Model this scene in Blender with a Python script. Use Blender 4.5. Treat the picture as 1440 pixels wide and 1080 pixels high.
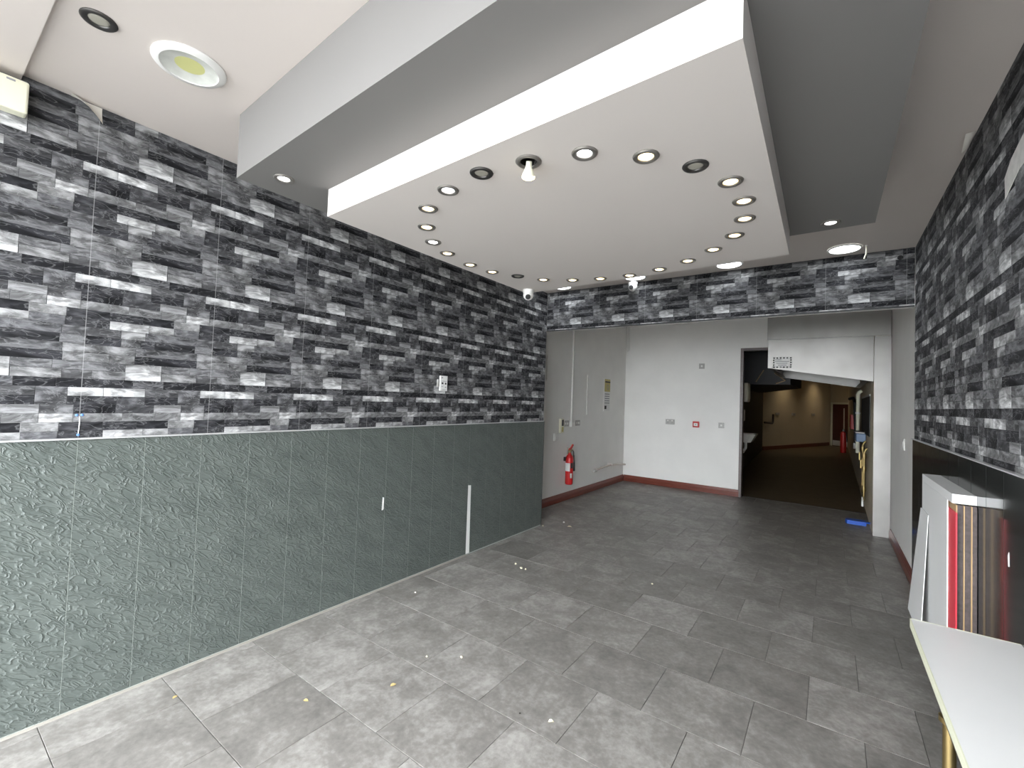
import bpy, bmesh, math, random
from mathutils import Vector, Matrix

scene = bpy.context.scene
for o in list(bpy.data.objects):
    bpy.data.objects.remove(o, do_unlink=True)
col = scene.collection
random.seed(7)
PI = math.pi

# ------------------------------------------------------------------ camera
F_PX = 623.5
CAM_POS = Vector((2.799, 0.0, 1.5))
YAW, PITCH, ROLL = 0.6218, 0.0329, 0.0365
fwd = Vector((-math.sin(YAW) * math.cos(PITCH), math.cos(YAW) * math.cos(PITCH), math.sin(PITCH)))
rgt0 = Vector((math.cos(YAW), math.sin(YAW), 0))
up0 = rgt0.cross(fwd)
rgt = rgt0 * math.cos(ROLL) + up0 * math.sin(ROLL)
upv = up0 * math.cos(ROLL) - rgt0 * math.sin(ROLL)
cam_data = bpy.data.cameras.new('camera')
cam_data.sensor_width = 36.0
cam_data.lens = F_PX / 1440 * 36.0
cam_data.clip_start = 0.02
cam_data.clip_end = 200
cam = bpy.data.objects.new('camera', cam_data)
col.objects.link(cam)
cam.matrix_world = Matrix(((rgt.x, upv.x, -fwd.x, CAM_POS.x),
                           (rgt.y, upv.y, -fwd.y, CAM_POS.y),
                           (rgt.z, upv.z, -fwd.z, CAM_POS.z),
                           (0, 0, 0, 1)))
scene.camera = cam

# ------------------------------------------------------------------ world, light, exposure
world = bpy.data.worlds.new('overcast_sky')
scene.world = world
world.use_nodes = True
wn = world.node_tree
bg = wn.nodes['Background']
bg.inputs['Color'].default_value = (0.92, 0.96, 1.0, 1)
# overcast sky: luminance rises gently from the horizon to the zenith
w_tc = wn.nodes.new('ShaderNodeTexCoord')
w_sep = wn.nodes.new('ShaderNodeSeparateXYZ')
w_mr = wn.nodes.new('ShaderNodeMapRange')
w_mr.inputs['From Min'].default_value = 0.0
w_mr.inputs['From Max'].default_value = 1.0
SKY = 24.0
w_mr.inputs['To Min'].default_value = SKY * 0.75
w_mr.inputs['To Max'].default_value = SKY
wn.links.new(w_tc.outputs['Generated'], w_sep.inputs[0])
wn.links.new(w_sep.outputs['Z'], w_mr.inputs['Value'])
wn.links.new(w_mr.outputs[0], bg.inputs['Strength'])

scene.view_settings.view_transform = 'Standard'
scene.view_settings.look = 'None'
scene.view_settings.gamma = 1.0
scene.view_settings.use_curve_mapping = False
scene.view_settings.exposure = 0.0

portal = bpy.data.lights.new('shopfront_portal_offscreen', 'AREA')
portal.shape = 'RECTANGLE'
portal.size = 3.2
portal.size_y = 2.72
portal.cycles.is_portal = True
po = bpy.data.objects.new('shopfront_portal_offscreen', portal)
col.objects.link(po)
po.location = (1.67, -1.08, 1.37)
po.rotation_euler = (PI / 2, 0, PI)      # faces +Y, into the room

# ------------------------------------------------------------------ key dimensions
W = 3.334          # right wall face
YH = 4.585         # plane of the stone header
H = 2.795          # shop ceiling
HB = 2.327         # underside of header
YF = -1.05          # shop front
LEDGE_L = 1.24
LEDGE_R = 1.30
AX0, AX1 = -0.43, 3.41   # alcove side walls
YB = 8.29          # alcove back wall
HA = 3.25          # alcove ceiling
HG, HW = 2.49, 2.355     # undersides of grey and white rafts


# ------------------------------------------------------------------ materials
def new_mat(name):
    m = bpy.data.materials.new(name)
    m.use_nodes = True
    nt = m.node_tree
    return m, nt, nt.nodes['Principled BSDF']


def N(nt, kind, **kw):
    n = nt.nodes.new(kind)
    for k, v in kw.items():
        if k.startswith('i_'):
            n.inputs[k[2:].replace('_', ' ')].default_value = v
        else:
            setattr(n, k, v)
    return n


def ramp(nt, fac, stops):
    r = nt.nodes.new('ShaderNodeValToRGB')
    el = r.color_ramp.elements
    while len(el) < len(stops):
        el.new(0.5)
    for e, (p, c) in zip(el, stops):
        e.position = p
        e.color = (c, c, c, 1) if isinstance(c, (int, float)) else (*c, 1)
    nt.links.new(fac, r.inputs['Fac'])
    return r.outputs['Color']


def mix(nt, fac, a, b, blend='MIX'):
    m = nt.nodes.new('ShaderNodeMix')
    m.data_type = 'RGBA'
    m.blend_type = blend
    for sock, v in ((m.inputs[0], fac), (m.inputs[6], a), (m.inputs[7], b)):
        if hasattr(v, 'is_linked'):
            nt.links.new(v, sock)
        elif isinstance(v, (int, float)):
            sock.default_value = v if sock.type == 'VALUE' else (v, v, v, 1)
        else:
            sock.default_value = (*v, 1)
    return m.outputs[2]


def math_node(nt, op, a, b=None, c=None):
    m = nt.nodes.new('ShaderNodeMath')
    m.operation = op
    for i, v in enumerate((a, b, c)):
        if v is None:
            continue
        if hasattr(v, 'is_linked'):
            nt.links.new(v, m.inputs[i])
        else:
            m.inputs[i].default_value = v
    return m.outputs[0]


def bump(nt, bsdf, height, strength, dist=0.01):
    b = nt.nodes.new('ShaderNodeBump')
    b.inputs['Strength'].default_value = strength
    b.inputs['Distance'].default_value = dist
    nt.links.new(height, b.inputs['Height'])
    nt.links.new(b.outputs['Normal'], bsdf.inputs['Normal'])


def plain(name, c, rough=0.5, metal=0.0, var=0.04, scale=6.0, bmp=0.0, bscale=200, spec=0.5):
    """Painted or plain surface: base colour with faint procedural variation."""
    m, nt, b = new_mat(name)
    pos = N(nt, 'ShaderNodeNewGeometry').outputs['Position']
    no = N(nt, 'ShaderNodeTexNoise', i_Scale=scale, i_Detail=4.0)
    nt.links.new(pos, no.inputs['Vector'])
    lo = tuple(max(0, v * (1 - var)) for v in c)
    hi = tuple(min(1, v * (1 + var)) for v in c)
    nt.links.new(ramp(nt, no.outputs['Fac'], [(0.3, lo), (0.7, hi)]), b.inputs['Base Color'])
    b.inputs['Roughness'].default_value = rough
    b.inputs['Metallic'].default_value = metal
    b.inputs['Specular IOR Level'].default_value = spec
    if bmp:
        n2 = N(nt, 'ShaderNodeTexNoise', i_Scale=bscale, i_Detail=2.0)
        nt.links.new(pos, n2.inputs['Vector'])
        bump(nt, b, n2.outputs['Fac'], bmp, 0.002)
    return m


def emit(name, c, strength):
    m, nt, b = new_mat(name)
    b.inputs['Base Color'].default_value = (*c, 1)
    b.inputs['Emission Color'].default_value = (*c, 1)
    b.inputs['Emission Strength'].default_value = strength
    return m


def stone_material():
    m, nt, b = new_mat('split_stone_print')
    uvp = N(nt, 'ShaderNodeUVMap', uv_map='pattern').outputs['UV']
    tone = N(nt, 'ShaderNodeAttribute', attribute_name='tone').outputs['Fac']
    # stretched grain running along the stone
    mp = N(nt, 'ShaderNodeMapping')
    mp.inputs['Scale'].default_value = (1.0, 2.2, 1.0)
    mp.inputs['Rotation'].default_value = (0, 0, 0.18)
    nt.links.new(uvp, mp.inputs['Vector'])
    seed = math_node(nt, 'MULTIPLY', tone, 37.0)
    n1 = N(nt, 'ShaderNodeTexNoise', noise_dimensions='4D', i_Scale=7.5, i_Detail=5.0, i_Roughness=0.58, i_Distortion=1.4)
    nt.links.new(mp.outputs[0], n1.inputs['Vector'])
    nt.links.new(seed, n1.inputs['W'])
    n2 = N(nt, 'ShaderNodeTexNoise', noise_dimensions='4D', i_Scale=8.0, i_Detail=3.0, i_Roughness=0.5, i_Distortion=2.0)
    nt.links.new(mp.outputs[0], n2.inputs['Vector'])
    nt.links.new(seed, n2.inputs['W'])
    # thin pale veins where the second noise crosses its mid value
    vein = math_node(nt, 'ABSOLUTE', math_node(nt, 'SUBTRACT', n2.outputs['Fac'], 0.5))
    veinm = ramp(nt, vein, [(0.0, 1.0), (0.028, 0.0)])
    crack = ramp(nt, n2.outputs['Fac'], [(0.28, 1.0), (0.36, 0.0)])
    g = ramp(nt, n1.outputs['Fac'], [(0.34, 0.30), (0.5, 0.88), (0.65, 2.1)])
    base = ramp(nt, tone, [(0.2, (0.015, 0.015, 0.017)), (0.33, (0.027, 0.027, 0.030)), (0.45, (0.064, 0.064, 0.068)),
                           (0.6, (0.108, 0.108, 0.111)), (0.8, (0.23, 0.23, 0.23)), (1.0, (0.42, 0.42, 0.42))])
    c = mix(nt, 1.0, base, g, 'MULTIPLY')
    veinc = mix(nt, 0.36, base, (0.55, 0.55, 0.56))
    c = mix(nt, math_node(nt, 'MULTIPLY', veinm, 0.42), c, veinc)
    c = mix(nt, math_node(nt, 'MULTIPLY', crack, 0.5), c, (0.02, 0.02, 0.022))
    # pale butt joint between wallpaper drops
    sp = N(nt, 'ShaderNodeSeparateXYZ')
    nt.links.new(uvp, sp.inputs[0])
    du = math_node(nt, 'ABSOLUTE', math_node(nt, 'SUBTRACT', math_node(nt, 'FRACT', math_node(nt, 'ADD', math_node(nt, 'DIVIDE', sp.outputs['X'], 0.52), 0.5)), 0.5))
    seam = ramp(nt, du, [(0.0, 1.0), (0.0022, 0.0)])
    c = mix(nt, math_node(nt, 'MULTIPLY', seam, 0.55), c, (0.45, 0.45, 0.45))
    nt.links.new(c, b.inputs['Base Color'])
    b.inputs['Roughness'].default_value = 0.66
    b.inputs['Specular IOR Level'].default_value = 0.12
    bump(nt, b, n1.outputs['Fac'], 0.12, 0.004)
    return m


def slate_material(name, base_lo, base_hi, rough, bstr, scale=1.0, spec=0.5):
    """Textured slate-effect plastic panel: wriggling raised ridges."""
    m, nt, b = new_mat(name)
    pos = N(nt, 'ShaderNodeNewGeometry').outputs['Position']
    mp = N(nt, 'ShaderNodeMapping')
    mr_ = N(nt, 'ShaderNodeMapping')
    mr_.inputs['Rotation'].default_value = (0.6, 0, 0)
    nt.links.new(pos, mr_.inputs['Vector'])
    mp.inputs['Scale'].default_value = (1.0, 0.55 * scale, 1.5 * scale)
    nt.links.new(mr_.outputs[0], mp.inputs['Vector'])
    n1 = N(nt, 'ShaderNodeTexNoise', i_Scale=30.0, i_Detail=2.0, i_Roughness=0.5, i_Distortion=0.7)
    nt.links.new(mp.outputs[0], n1.inputs['Vector'])
    ridge = math_node(nt, 'ABSOLUTE', math_node(nt, 'SUBTRACT', n1.outputs['Fac'], 0.5))
    h = ramp(nt, ridge, [(0.0, 1.0), (0.05, 0.4), (0.14, 0.0)])
    n2 = N(nt, 'ShaderNodeTexNoise', i_Scale=9.0, i_Detail=4.0)
    nt.links.new(mp.outputs[0], n2.inputs['Vector'])
    c = ramp(nt, n2.outputs['Fac'], [(0.3, base_lo), (0.7, base_hi)])
    nt.links.new(c, b.inputs['Base Color'])
    b.inputs['Roughness'].default_value = rough
    b.inputs['Specular IOR Level'].default_value = spec
    bump(nt, b, h, bstr, 0.006)
    return m


def tile_material(name, stops, rough=0.42, tonevar=0.16):
    m, nt, b = new_mat(name)
    pos = N(nt, 'ShaderNodeNewGeometry').outputs['Position']
    rnd = N(nt, 'ShaderNodeObjectInfo').outputs['Random']
    w = math_node(nt, 'MULTIPLY', rnd, 60.0)
    n1 = N(nt, 'ShaderNodeTexNoise', noise_dimensions='4D', i_Scale=5.5, i_Detail=8.0, i_Roughness=0.68, i_Distortion=0.5)
    nt.links.new(pos, n1.inputs['Vector'])
    nt.links.new(w, n1.inputs['W'])
    n2 = N(nt, 'ShaderNodeTexNoise', noise_dimensions='4D', i_Scale=38.0, i_Detail=4.0, i_Roughness=0.6)
    nt.links.new(pos, n2.inputs['Vector'])
    nt.links.new(w, n2.inputs['W'])
    f = math_node(nt, 'ADD', n1.outputs['Fac'], math_node(nt, 'MULTIPLY', math_node(nt, 'SUBTRACT', n2.outputs['Fac'], 0.5), 0.55))
    f = math_node(nt, 'ADD', f, math_node(nt, 'MULTIPLY', math_node(nt, 'SUBTRACT', rnd, 0.5), tonevar))
    nt.links.new(ramp(nt, f, stops), b.inputs['Base Color'])
    b.inputs['Roughness'].default_value = rough
    b.inputs['Specular IOR Level'].default_value = 0.45
    bump(nt, b, f, 0.06, 0.003)
    return m


def steel_material(name='brushed_stainless_steel', k=1.0):
    m, nt, b = new_mat(name)
    pos = N(nt, 'ShaderNodeNewGeometry').outputs['Position']
    mp = N(nt, 'ShaderNodeMapping')
    mp.inputs['Scale'].default_value = (3.0, 3.0, 160.0)
    nt.links.new(pos, mp.inputs['Vector'])
    n1 = N(nt, 'ShaderNodeTexNoise', i_Scale=2.0, i_Detail=3.0)
    nt.links.new(mp.outputs[0], n1.inputs['Vector'])
    n2 = N(nt, 'ShaderNodeTexNoise', i_Scale=2.6, i_Detail=2.0)
    nt.links.new(pos, n2.inputs['Vector'])
    nt.links.new(ramp(nt, n2.outputs['Fac'], [(0.3, (0.125 * k, 0.121 * k, 0.115 * k)), (0.7, (0.17 * k, 0.165 * k, 0.158 * k))]), b.inputs['Base Color'])
    b.inputs['Metallic'].default_value = 0.75
    b.inputs['Roughness'].default_value = 0.42
    hh = math_node(nt, 'ADD', math_node(nt, 'MULTIPLY', n1.outputs['Fac'], 0.04), math_node(nt, 'MULTIPLY', n2.outputs['Fac'], 1.0))
    bump(nt, b, hh, 0.25, 0.02)
    return m


def wood_material(name, lo, hi, rough=0.3):
    m, nt, b = new_mat(name)
    pos = N(nt, 'ShaderNodeNewGeometry').outputs['Position']
    mp = N(nt, 'ShaderNodeMapping')
    mp.inputs['Scale'].default_value = (2.0, 2.0, 40.0)
    nt.links.new(pos, mp.inputs['Vector'])
    n1 = N(nt, 'ShaderNodeTexNoise', i_Scale=3.0, i_Detail=5.0, i_Distortion=0.6)
    nt.links.new(mp.outputs[0], n1.inputs['Vector'])
    nt.links.new(ramp(nt, n1.outputs['Fac'], [(0.3, lo), (0.7, hi)]), b.inputs['Base Color'])
    b.inputs['Roughness'].default_value = rough
    return m


M = {}
M['ceiling'] = plain('warm_white_ceiling_paint', (0.68, 0.62, 0.575), 0.75, var=0.02, scale=1.5)
M['raft_white'] = plain('white_raft_paint', (0.72, 0.67, 0.63), 0.7, var=0.012, scale=1.2)
M['raft_grey'] = plain('grey_raft_paint', (0.205, 0.197, 0.190), 0.6, var=0.02, scale=1.2)
M['stone'] = stone_material()
M['joint'] = plain('dark_stone_joint', (0.035, 0.035, 0.037), 0.8)
M['paper_back'] = plain('peeled_paper_back', (0.72, 0.69, 0.62), 0.8)
M['plaster'] = plain('bare_plaster', (0.62, 0.60, 0.57), 0.8, var=0.1, scale=30)
M['slate_green'] = slate_material('green_slate_panel', (0.080, 0.094, 0.086), (0.108, 0.124, 0.113), 0.47, 0.6)
M['slate_black'] = slate_material('black_gloss_panel', (0.020, 0.022, 0.021), (0.030, 0.032, 0.031), 0.12, 0.0)
M['groove'] = plain('pale_panel_groove', (0.36, 0.39, 0.36), 0.6)
M['groove_dark'] = plain('grey_panel_groove', (0.22, 0.22, 0.21), 0.6)
M['trim_light'] = plain('pale_trim_metal', (0.62, 0.62, 0.62), 0.35, metal=0.4)
M['bead'] = plain('beige_sealant', (0.26, 0.245, 0.215), 0.6)
M['trim_dark'] = plain('dark_trim', (0.03, 0.03, 0.03), 0.4)
M['tile'] = tile_material('grey_vinyl_tile', [(0.25, (0.14, 0.132, 0.122)), (0.5, (0.215, 0.203, 0.188)), (0.75, (0.36, 0.345, 0.325))])
M['tile_joint'] = plain('tile_joint', (0.10, 0.095, 0.088), 0.8)
M['kitchen_floor'] = tile_material('brown_kitchen_vinyl', [(0.3, (0.10, 0.074, 0.042)), (0.7, (0.16, 0.122, 0.072))], 0.45, 0.05)
M['white_wall'] = plain('white_emulsion', (0.86, 0.85, 0.82), 0.65, var=0.03, scale=2.5)
M['cream_wall'] = plain('cream_kitchen_wall', (0.62, 0.54, 0.40), 0.6, var=0.03, scale=2.0)
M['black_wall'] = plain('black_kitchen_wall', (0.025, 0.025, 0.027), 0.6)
M['mahogany'] = wood_material('mahogany_stain', (0.115, 0.022, 0.013), (0.20, 0.045, 0.025), 0.28)
M['frame_wood'] = wood_material('dark_frame_wood', (0.10, 0.075, 0.07), (0.15, 0.12, 0.11), 0.4)
M['door_red'] = wood_material('oxblood_door', (0.05, 0.008, 0.008), (0.08, 0.014, 0.012), 0.4)
M['steel'] = steel_material('brushed_stainless_steel', 2.1)
M['chrome'] = plain('brushed_nickel', (0.33, 0.31, 0.285), 0.42, metal=0.75, var=0.02)
M['chrome_dark'] = plain('dark_nickel', (0.13, 0.125, 0.12), 0.35, metal=0.9)
M['brass'] = plain('brass_pipe', (0.36, 0.27, 0.12), 0.4, metal=1.0)
M['copper'] = plain('dull_copper_pipe', (0.45, 0.40, 0.36), 0.35, metal=0.9)
M['white_plastic'] = plain('white_plastic', (0.80, 0.79, 0.76), 0.35, var=0.01)
M['grey_plastic'] = plain('grey_plastic', (0.45, 0.44, 0.42), 0.4)
M['cream_plastic'] = plain('aged_cream_plastic', (0.78, 0.76, 0.60), 0.4, var=0.02)
M['black_plastic'] = plain('black_plastic', (0.012, 0.012, 0.013), 0.35)
M['red_paint'] = plain('red_gloss_paint', (0.62, 0.02, 0.022), 0.25, var=0.02)
M['red_plastic'] = plain('red_plastic', (0.55, 0.03, 0.03), 0.4)
M['paper'] = plain('white_paper', (0.80, 0.80, 0.78), 0.7, var=0.01)
M['ink'] = plain('dark_ink', (0.03, 0.03, 0.03), 0.7)
M['ink_grey'] = plain('grey_ink', (0.30, 0.30, 0.31), 0.7)
M['yellow'] = plain('faded_yellow_print', (0.52, 0.44, 0.16), 0.6)
M['melamine'] = plain('white_melamine', (0.80, 0.80, 0.79), 0.3, var=0.01)
M['cream_edge'] = plain('cream_edge_band', (0.74, 0.75, 0.58), 0.35, var=0.01)
M['board_brown'] = plain('dark_brown_board', (0.075, 0.058, 0.055), 0.6, var=0.25, scale=60)
M['board_gold'] = plain('light_wood_edge', (0.42, 0.28, 0.14), 0.5)
M['board_red'] = plain('red_board', (0.70, 0.035, 0.06), 0.4)
M['blue'] = plain('blue_plastic', (0.01, 0.10, 0.55), 0.4)
M['blue_dull'] = plain('blue_grey_plastic', (0.12, 0.20, 0.33), 0.4)
M['lamp_warm'] = emit('warm_lamp_lens', (1.0, 0.78, 0.42), 8.0)
M['lamp_cool'] = emit('cool_lamp_lens', (0.95, 0.97, 1.0), 10.0)
M['led_cool'] = emit('cool_led_panel', (0.90, 0.95, 1.0), 15.0)
M['lamp_off'] = plain('unlit_lamp_glass', (0.42, 0.40, 0.34), 0.2)
M['led_off'] = plain('unlit_reflector', (0.70, 0.71, 0.66), 0.18, var=0.1, scale=20)
M['led_chip'] = plain('yellow_phosphor', (0.70, 0.70, 0.30), 0.4)
M['leaf'] = plain('dry_leaf', (0.55, 0.42, 0.18), 0.7)
M['crumb'] = plain('pale_crumb', (0.75, 0.70, 0.52), 0.7)
M['grit'] = plain('dark_grit', (0.05, 0.045, 0.04), 0.7)
M['timber'] = plain('pale_timber', (0.30, 0.20, 0.10), 0.6)
M['pavement'] = plain('grey_pavement', (0.15, 0.15, 0.147), 0.8, var=0.1)
M['ceramic'] = plain('white_ceramic', (0.70, 0.68, 0.63), 0.2, var=0.01)
M['blue_plug'] = plain('blue_wall_plug', (0.12, 0.25, 0.60), 0.5)


# ------------------------------------------------------------------ mesh helpers
def link(name, me, mat=None, parent=None, loc=(0, 0, 0)):
    o = bpy.data.objects.new(name, me)
    col.objects.link(o)
    o.location = loc
    if mat is not None and me is not None and not me.materials:
        me.materials.append(mat)
    if parent is not None:
        o.parent = parent
    return o


def from_bm(name, bm, mat, parent=None, loc=(0, 0, 0), smooth=False):
    bmesh.ops.recalc_face_normals(bm, faces=bm.faces[:])
    me = bpy.data.meshes.new(name)
    bm.to_mesh(me)
    bm.free()
    if smooth:
        for p in me.polygons:
            p.use_smooth = True
        try:
            me.set_sharp_from_angle(angle=math.radians(40))
        except Exception:
            pass
    return link(name, me, mat, parent, loc)


def bm_box(bm, x0, x1, y0, y1, z0, z1, bev=0.0, seg=1):
    r = bmesh.ops.create_cube(bm, size=1.0)
    vs = r['verts']
    for v in vs:
        v.co = Vector(((x0 + x1) / 2 + v.co.x * (x1 - x0), (y0 + y1) / 2 + v.co.y * (y1 - y0), (z0 + z1) / 2 + v.co.z * (z1 - z0)))
    if bev:
        es = {e for v in vs for e in v.link_edges}
        bmesh.ops.bevel(bm, geom=list(es), offset=bev, segments=seg, affect='EDGES', profile=0.5)


def box(name, x0, x1, y0, y1, z0, z1, mat, parent=None, bev=0.0, seg=1, loc=(0, 0, 0)):
    bm = bmesh.new()
    bm_box(bm, x0, x1, y0, y1, z0, z1, bev, seg)
    return from_bm(name, bm, mat, parent, loc)


def bm_prism(bm, pts, vec):
    """pts: 3D polygon, extruded by vec."""
    vec = Vector(vec)
    a = [bm.verts.new(Vector(p)) for p in pts]
    b = [bm.verts.new(Vector(p) + vec) for p in pts]
    bm.faces.new(a)
    bm.faces.new(b[::-1])
    n = len(a)
    for i in range(n):
        bm.faces.new((a[i], b[i], b[(i + 1) % n], a[(i + 1) % n]))


def prism(name, pts, vec, mat, parent=None, loc=(0, 0, 0)):
    bm = bmesh.new()
    bm_prism(bm, pts, vec)
    return from_bm(name, bm, mat, parent, loc)


def bm_lathe(bm, prof, axis='z', n=28, origin=(0, 0, 0), closed=False):
    """prof: list of (r, h). Revolved around the axis; ends with r=0 close to a point."""
    ox = Vector(origin)
    rings = []
    for r, h in prof:
        ring = []
        if r < 1e-6:
            pts = [(0, 0)]
        else:
            pts = [(r * math.cos(2 * PI * k / n), r * math.sin(2 * PI * k / n)) for k in range(n)]
        for a, b in pts:
            co = {'z': (a, b, h), 'x': (h, a, b), 'y': (a, h, b)}[axis]
            ring.append(bm.verts.new(ox + Vector(co)))
        rings.append(ring)
    for r0, r1 in zip(rings, rings[1:]):
        if len(r0) == 1 and len(r1) == 1:
            continue
        for k in range(n):
            k2 = (k + 1) % n
            if len(r0) == 1:
                bm.faces.new((r0[0], r1[k], r1[k2]))
            elif len(r1) == 1:
                bm.faces.new((r0[k], r0[k2], r1[0]))
            else:
                bm.faces.new((r0[k], r0[k2], r1[k2], r1[k]))


def lathe(name, prof, mat, parent=None, axis='z', n=28, origin=(0, 0, 0), loc=(0, 0, 0)):
    bm = bmesh.new()
    bm_lathe(bm, prof, axis, n, origin)
    return from_bm(name, bm, mat, parent, loc, smooth=True)


def bm_tube(bm, pts, r, n=10):
    pts = [Vector(p) for p in pts]
    rings = []
    for i, p in enumerate(pts):
        d = (pts[min(i + 1, len(pts) - 1)] - pts[max(i - 1, 0)]).normalized()
        a = d.orthogonal().normalized() if i == 0 else (prev - d * prev.dot(d)).normalized()
        prev = a
        b = d.cross(a)
        rings.append([bm.verts.new(p + (a * math.cos(2 * PI * k / n) + b * math.sin(2 * PI * k / n)) * r) for k in range(n)])
    for r0, r1 in zip(rings, rings[1:]):
        for k in range(n):
            bm.faces.new((r0[k], r0[(k + 1) % n], r1[(k + 1) % n], r1[k]))
    bm.faces.new(rings[0][::-1])
    bm.faces.new(rings[-1])


def tube(name, pts, r, mat, parent=None, n=10, loc=(0, 0, 0)):
    bm = bmesh.new()
    bm_tube(bm, pts, r, n)
    return from_bm(name, bm, mat, parent, loc, smooth=True)


def thing(name, label, cat, loc=(0, 0, 0), group=None, rotz=0.0):
    o = bpy.data.objects.new(name, None)
    col.objects.link(o)
    o.empty_display_size = 0.1
    o.location = loc
    o.rotation_euler = (0, 0, rotz)
    tag(o, label, cat, group)
    return o


def tag(o, label, cat, group=None):
    o['label'] = label
    o['category'] = cat
    if group:
        o['group'] = group
    return o


def struct(o, label=None):
    o['kind'] = 'structure'
    if label:
        o['label'] = label
    return o


def stuff(o):
    o['kind'] = 'stuff'
    return o


def project(P):
    d = Vector(P) - CAM_POS
    z = d.dot(fwd)
    if z < 0.05:
        return None
    return 720 + F_PX * d.dot(rgt) / z, 540 - F_PX * d.dot(upv) / z, z


# ------------------------------------------------------------------ floor and its tiles
floor = struct(box('floor', -0.6, 3.6, YF, 8.45, -0.12, -0.004, M['tile_joint']), 'grey vinyl tiled shop floor in staggered square tiles')
TS, TX, TY = 0.441, 0.5198, 0.878
GAP = 0.0012
tile_mesh = {}
for j in range(-7, 18):
    y0, y1 = TY + j * TS, TY + (j + 1) * TS
    off = 0.0 if j % 2 == 0 else TS / 2
    for i in range(-4, 8):
        x0, x1 = TX + i * TS + off, TX + (i + 1) * TS + off
        lim_l, lim_r = (0.012, W - 0.012) if y0 < YH - 0.2 else (AX0, AX1)
        a0, a1 = max(x0 + GAP, lim_l), min(x1 - GAP, lim_r)
        b0, b1 = max(y0 + GAP, YF), min(y1 - GAP, YB + 0.12)
        if a1 - a0 < 0.02 or b1 - b0 < 0.02:
            continue
        key = (round(a1 - a0, 4), round(b1 - b0, 4))
        if key not in tile_mesh:
            bm = bmesh.new()
            hx, hy, c = key[0] / 2, key[1] / 2, 0.0015
            bot = [bm.verts.new(p) for p in ((-hx, -hy, -0.004), (hx, -hy, -0.004), (hx, hy, -0.004), (-hx, hy, -0.004))]
            mid = [bm.verts.new(p) for p in ((-hx, -hy, -0.0008), (hx, -hy, -0.0008), (hx, hy, -0.0008), (-hx, hy, -0.0008))]
            top = [bm.verts.new(p) for p in ((-hx + c, -hy + c, 0), (hx - c, -hy + c, 0), (hx - c, hy - c, 0), (-hx + c, hy - c, 0))]
            for lo, hi in ((bot, mid), (mid, top)):
                for k in range(4):
                    bm.faces.new((lo[k], lo[(k + 1) % 4], hi[(k + 1) % 4], hi[k]))
            bm.faces.new(top)
            bm.faces.new(bot[::-1])
            bmesh.ops.recalc_face_normals(bm, faces=bm.faces[:])
            me = bpy.data.meshes.new('tile')
            bm.to_mesh(me)
            bm.free()
            me.materials.append(M['tile'])
            tile_mesh[key] = me
        link('tile', tile_mesh[key], None, floor, ((a0 + a1) / 2, (b0 + b1) / 2, 0))

# ------------------------------------------------------------------ stone pattern (one printed repeat, metres)
PU, RH = 0.52, 0.0400
# rows from the bottom: list of (start, tone[, rows high]); each stone runs to the next start, wrapping at PU
ROWS = [
    [(-0.068, .35), (0.084, .85), (0.234, .75), (0.340, .45)],
    [(-0.066, .32), (0.082, .30), (0.208, .25), (0.337, .75)],
    [(-0.022, .65), (0.151, .63), (0.282, .70), (0.390, .85)],
    [(-0.022, .28), (0.125, .42), (0.274, .65), (0.390, .58)],
    [(-0.044, .38), (0.127, .42), (0.236, .25), (0.317, .33), (0.374, None)],
    [(-0.045, .82), (0.078, .95), (0.234, .55), (0.374, .52)],
    [(0.010, .36), (0.032, .33), (0.185, .48), (0.308, .25), (0.435, .30)],
    [(-0.001, .62), (0.031, .65), (0.154, None), (0.297, .70), (0.451, .55)],
    [(-0.100, .55), (0.152, .85), (0.295, .60)],
    [(-0.070, .70), (0.090, .68), (0.185, .25)],
    [(-0.072, .68), (0.188, .54)],
    [(0.003, .30), (0.130, .60), (0.205, .35), (0.261, .33), (0.437, .55)],
    [(-0.077, .50), (0.128, .70), (0.222, .50)],
]
PV = RH * len(ROWS)
STONES = []           # (u0, u1, v0, v1, tone, id)
for ri, row in enumerate(ROWS):
    n = len(row)
    for k, (u0, tone) in enumerate(row):
        if tone is None:
            continue
        u1 = row[k + 1][0] if k + 1 < n else row[0][0] + PU
        v0, v1 = ri * RH, (ri + 1) * RH
        if (ri, round(u0, 3)) in ((5, 0.374), (8, 0.152)):      # the tall stones
            v0 -= RH
        STONES.append((u0, u1, v0, v1, tone, len(STONES)))
srnd = random.Random(3)
S_DEPTH = [srnd.uniform(0.0007, 0.0018) for _ in STONES]
S_TONE = [t + srnd.uniform(-0.03, 0.03) for *_, t, _ in STONES]


def stone_geo(u0, u1, v0, v1, sid, du, dv, out):
    """Chamfered stone face in local (u -> X, v -> Z, outward -> -Y). Appends to out lists."""
    verts, faces, uvp, uvs, tones = out
    d = S_DEPTH[sid]
    g, c = 0.0005, 0.0014
    b = len(verts)
    ou0, ou1, ov0, ov1 = u0 + g, u1 - g, v0 + g, v1 - g
    c = min(c, (ou1 - ou0) / 3, (ov1 - ov0) / 3)
    rings = [((ou0, ou1, ov0, ov1), 0.0), ((ou0, ou1, ov0, ov1), d * 0.6), ((ou0 + c, ou1 - c, ov0 + c, ov1 - c), d)]
    for (a0, a1, b0, b1), w in rings:
        for uu, vv in ((a0, b0), (a1, b0), (a1, b1), (a0, b1)):
            verts.append((uu + du, -w, vv + dv))
            uvp.append((uu, vv))
            s = STONES[sid]
            uvs.append(((uu - s[0]) / (s[1] - s[0]), (vv - s[2]) / (s[3] - s[2])))
            tones.append(S_TONE[sid])
    for r in (0, 4):
        for k in range(4):
            faces.append((b + r + k, b + r + (k + 1) % 4, b + r + 4 + (k + 1) % 4, b + r + 4 + k))
    faces.append((b + 8, b + 9, b + 10, b + 11))


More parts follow.
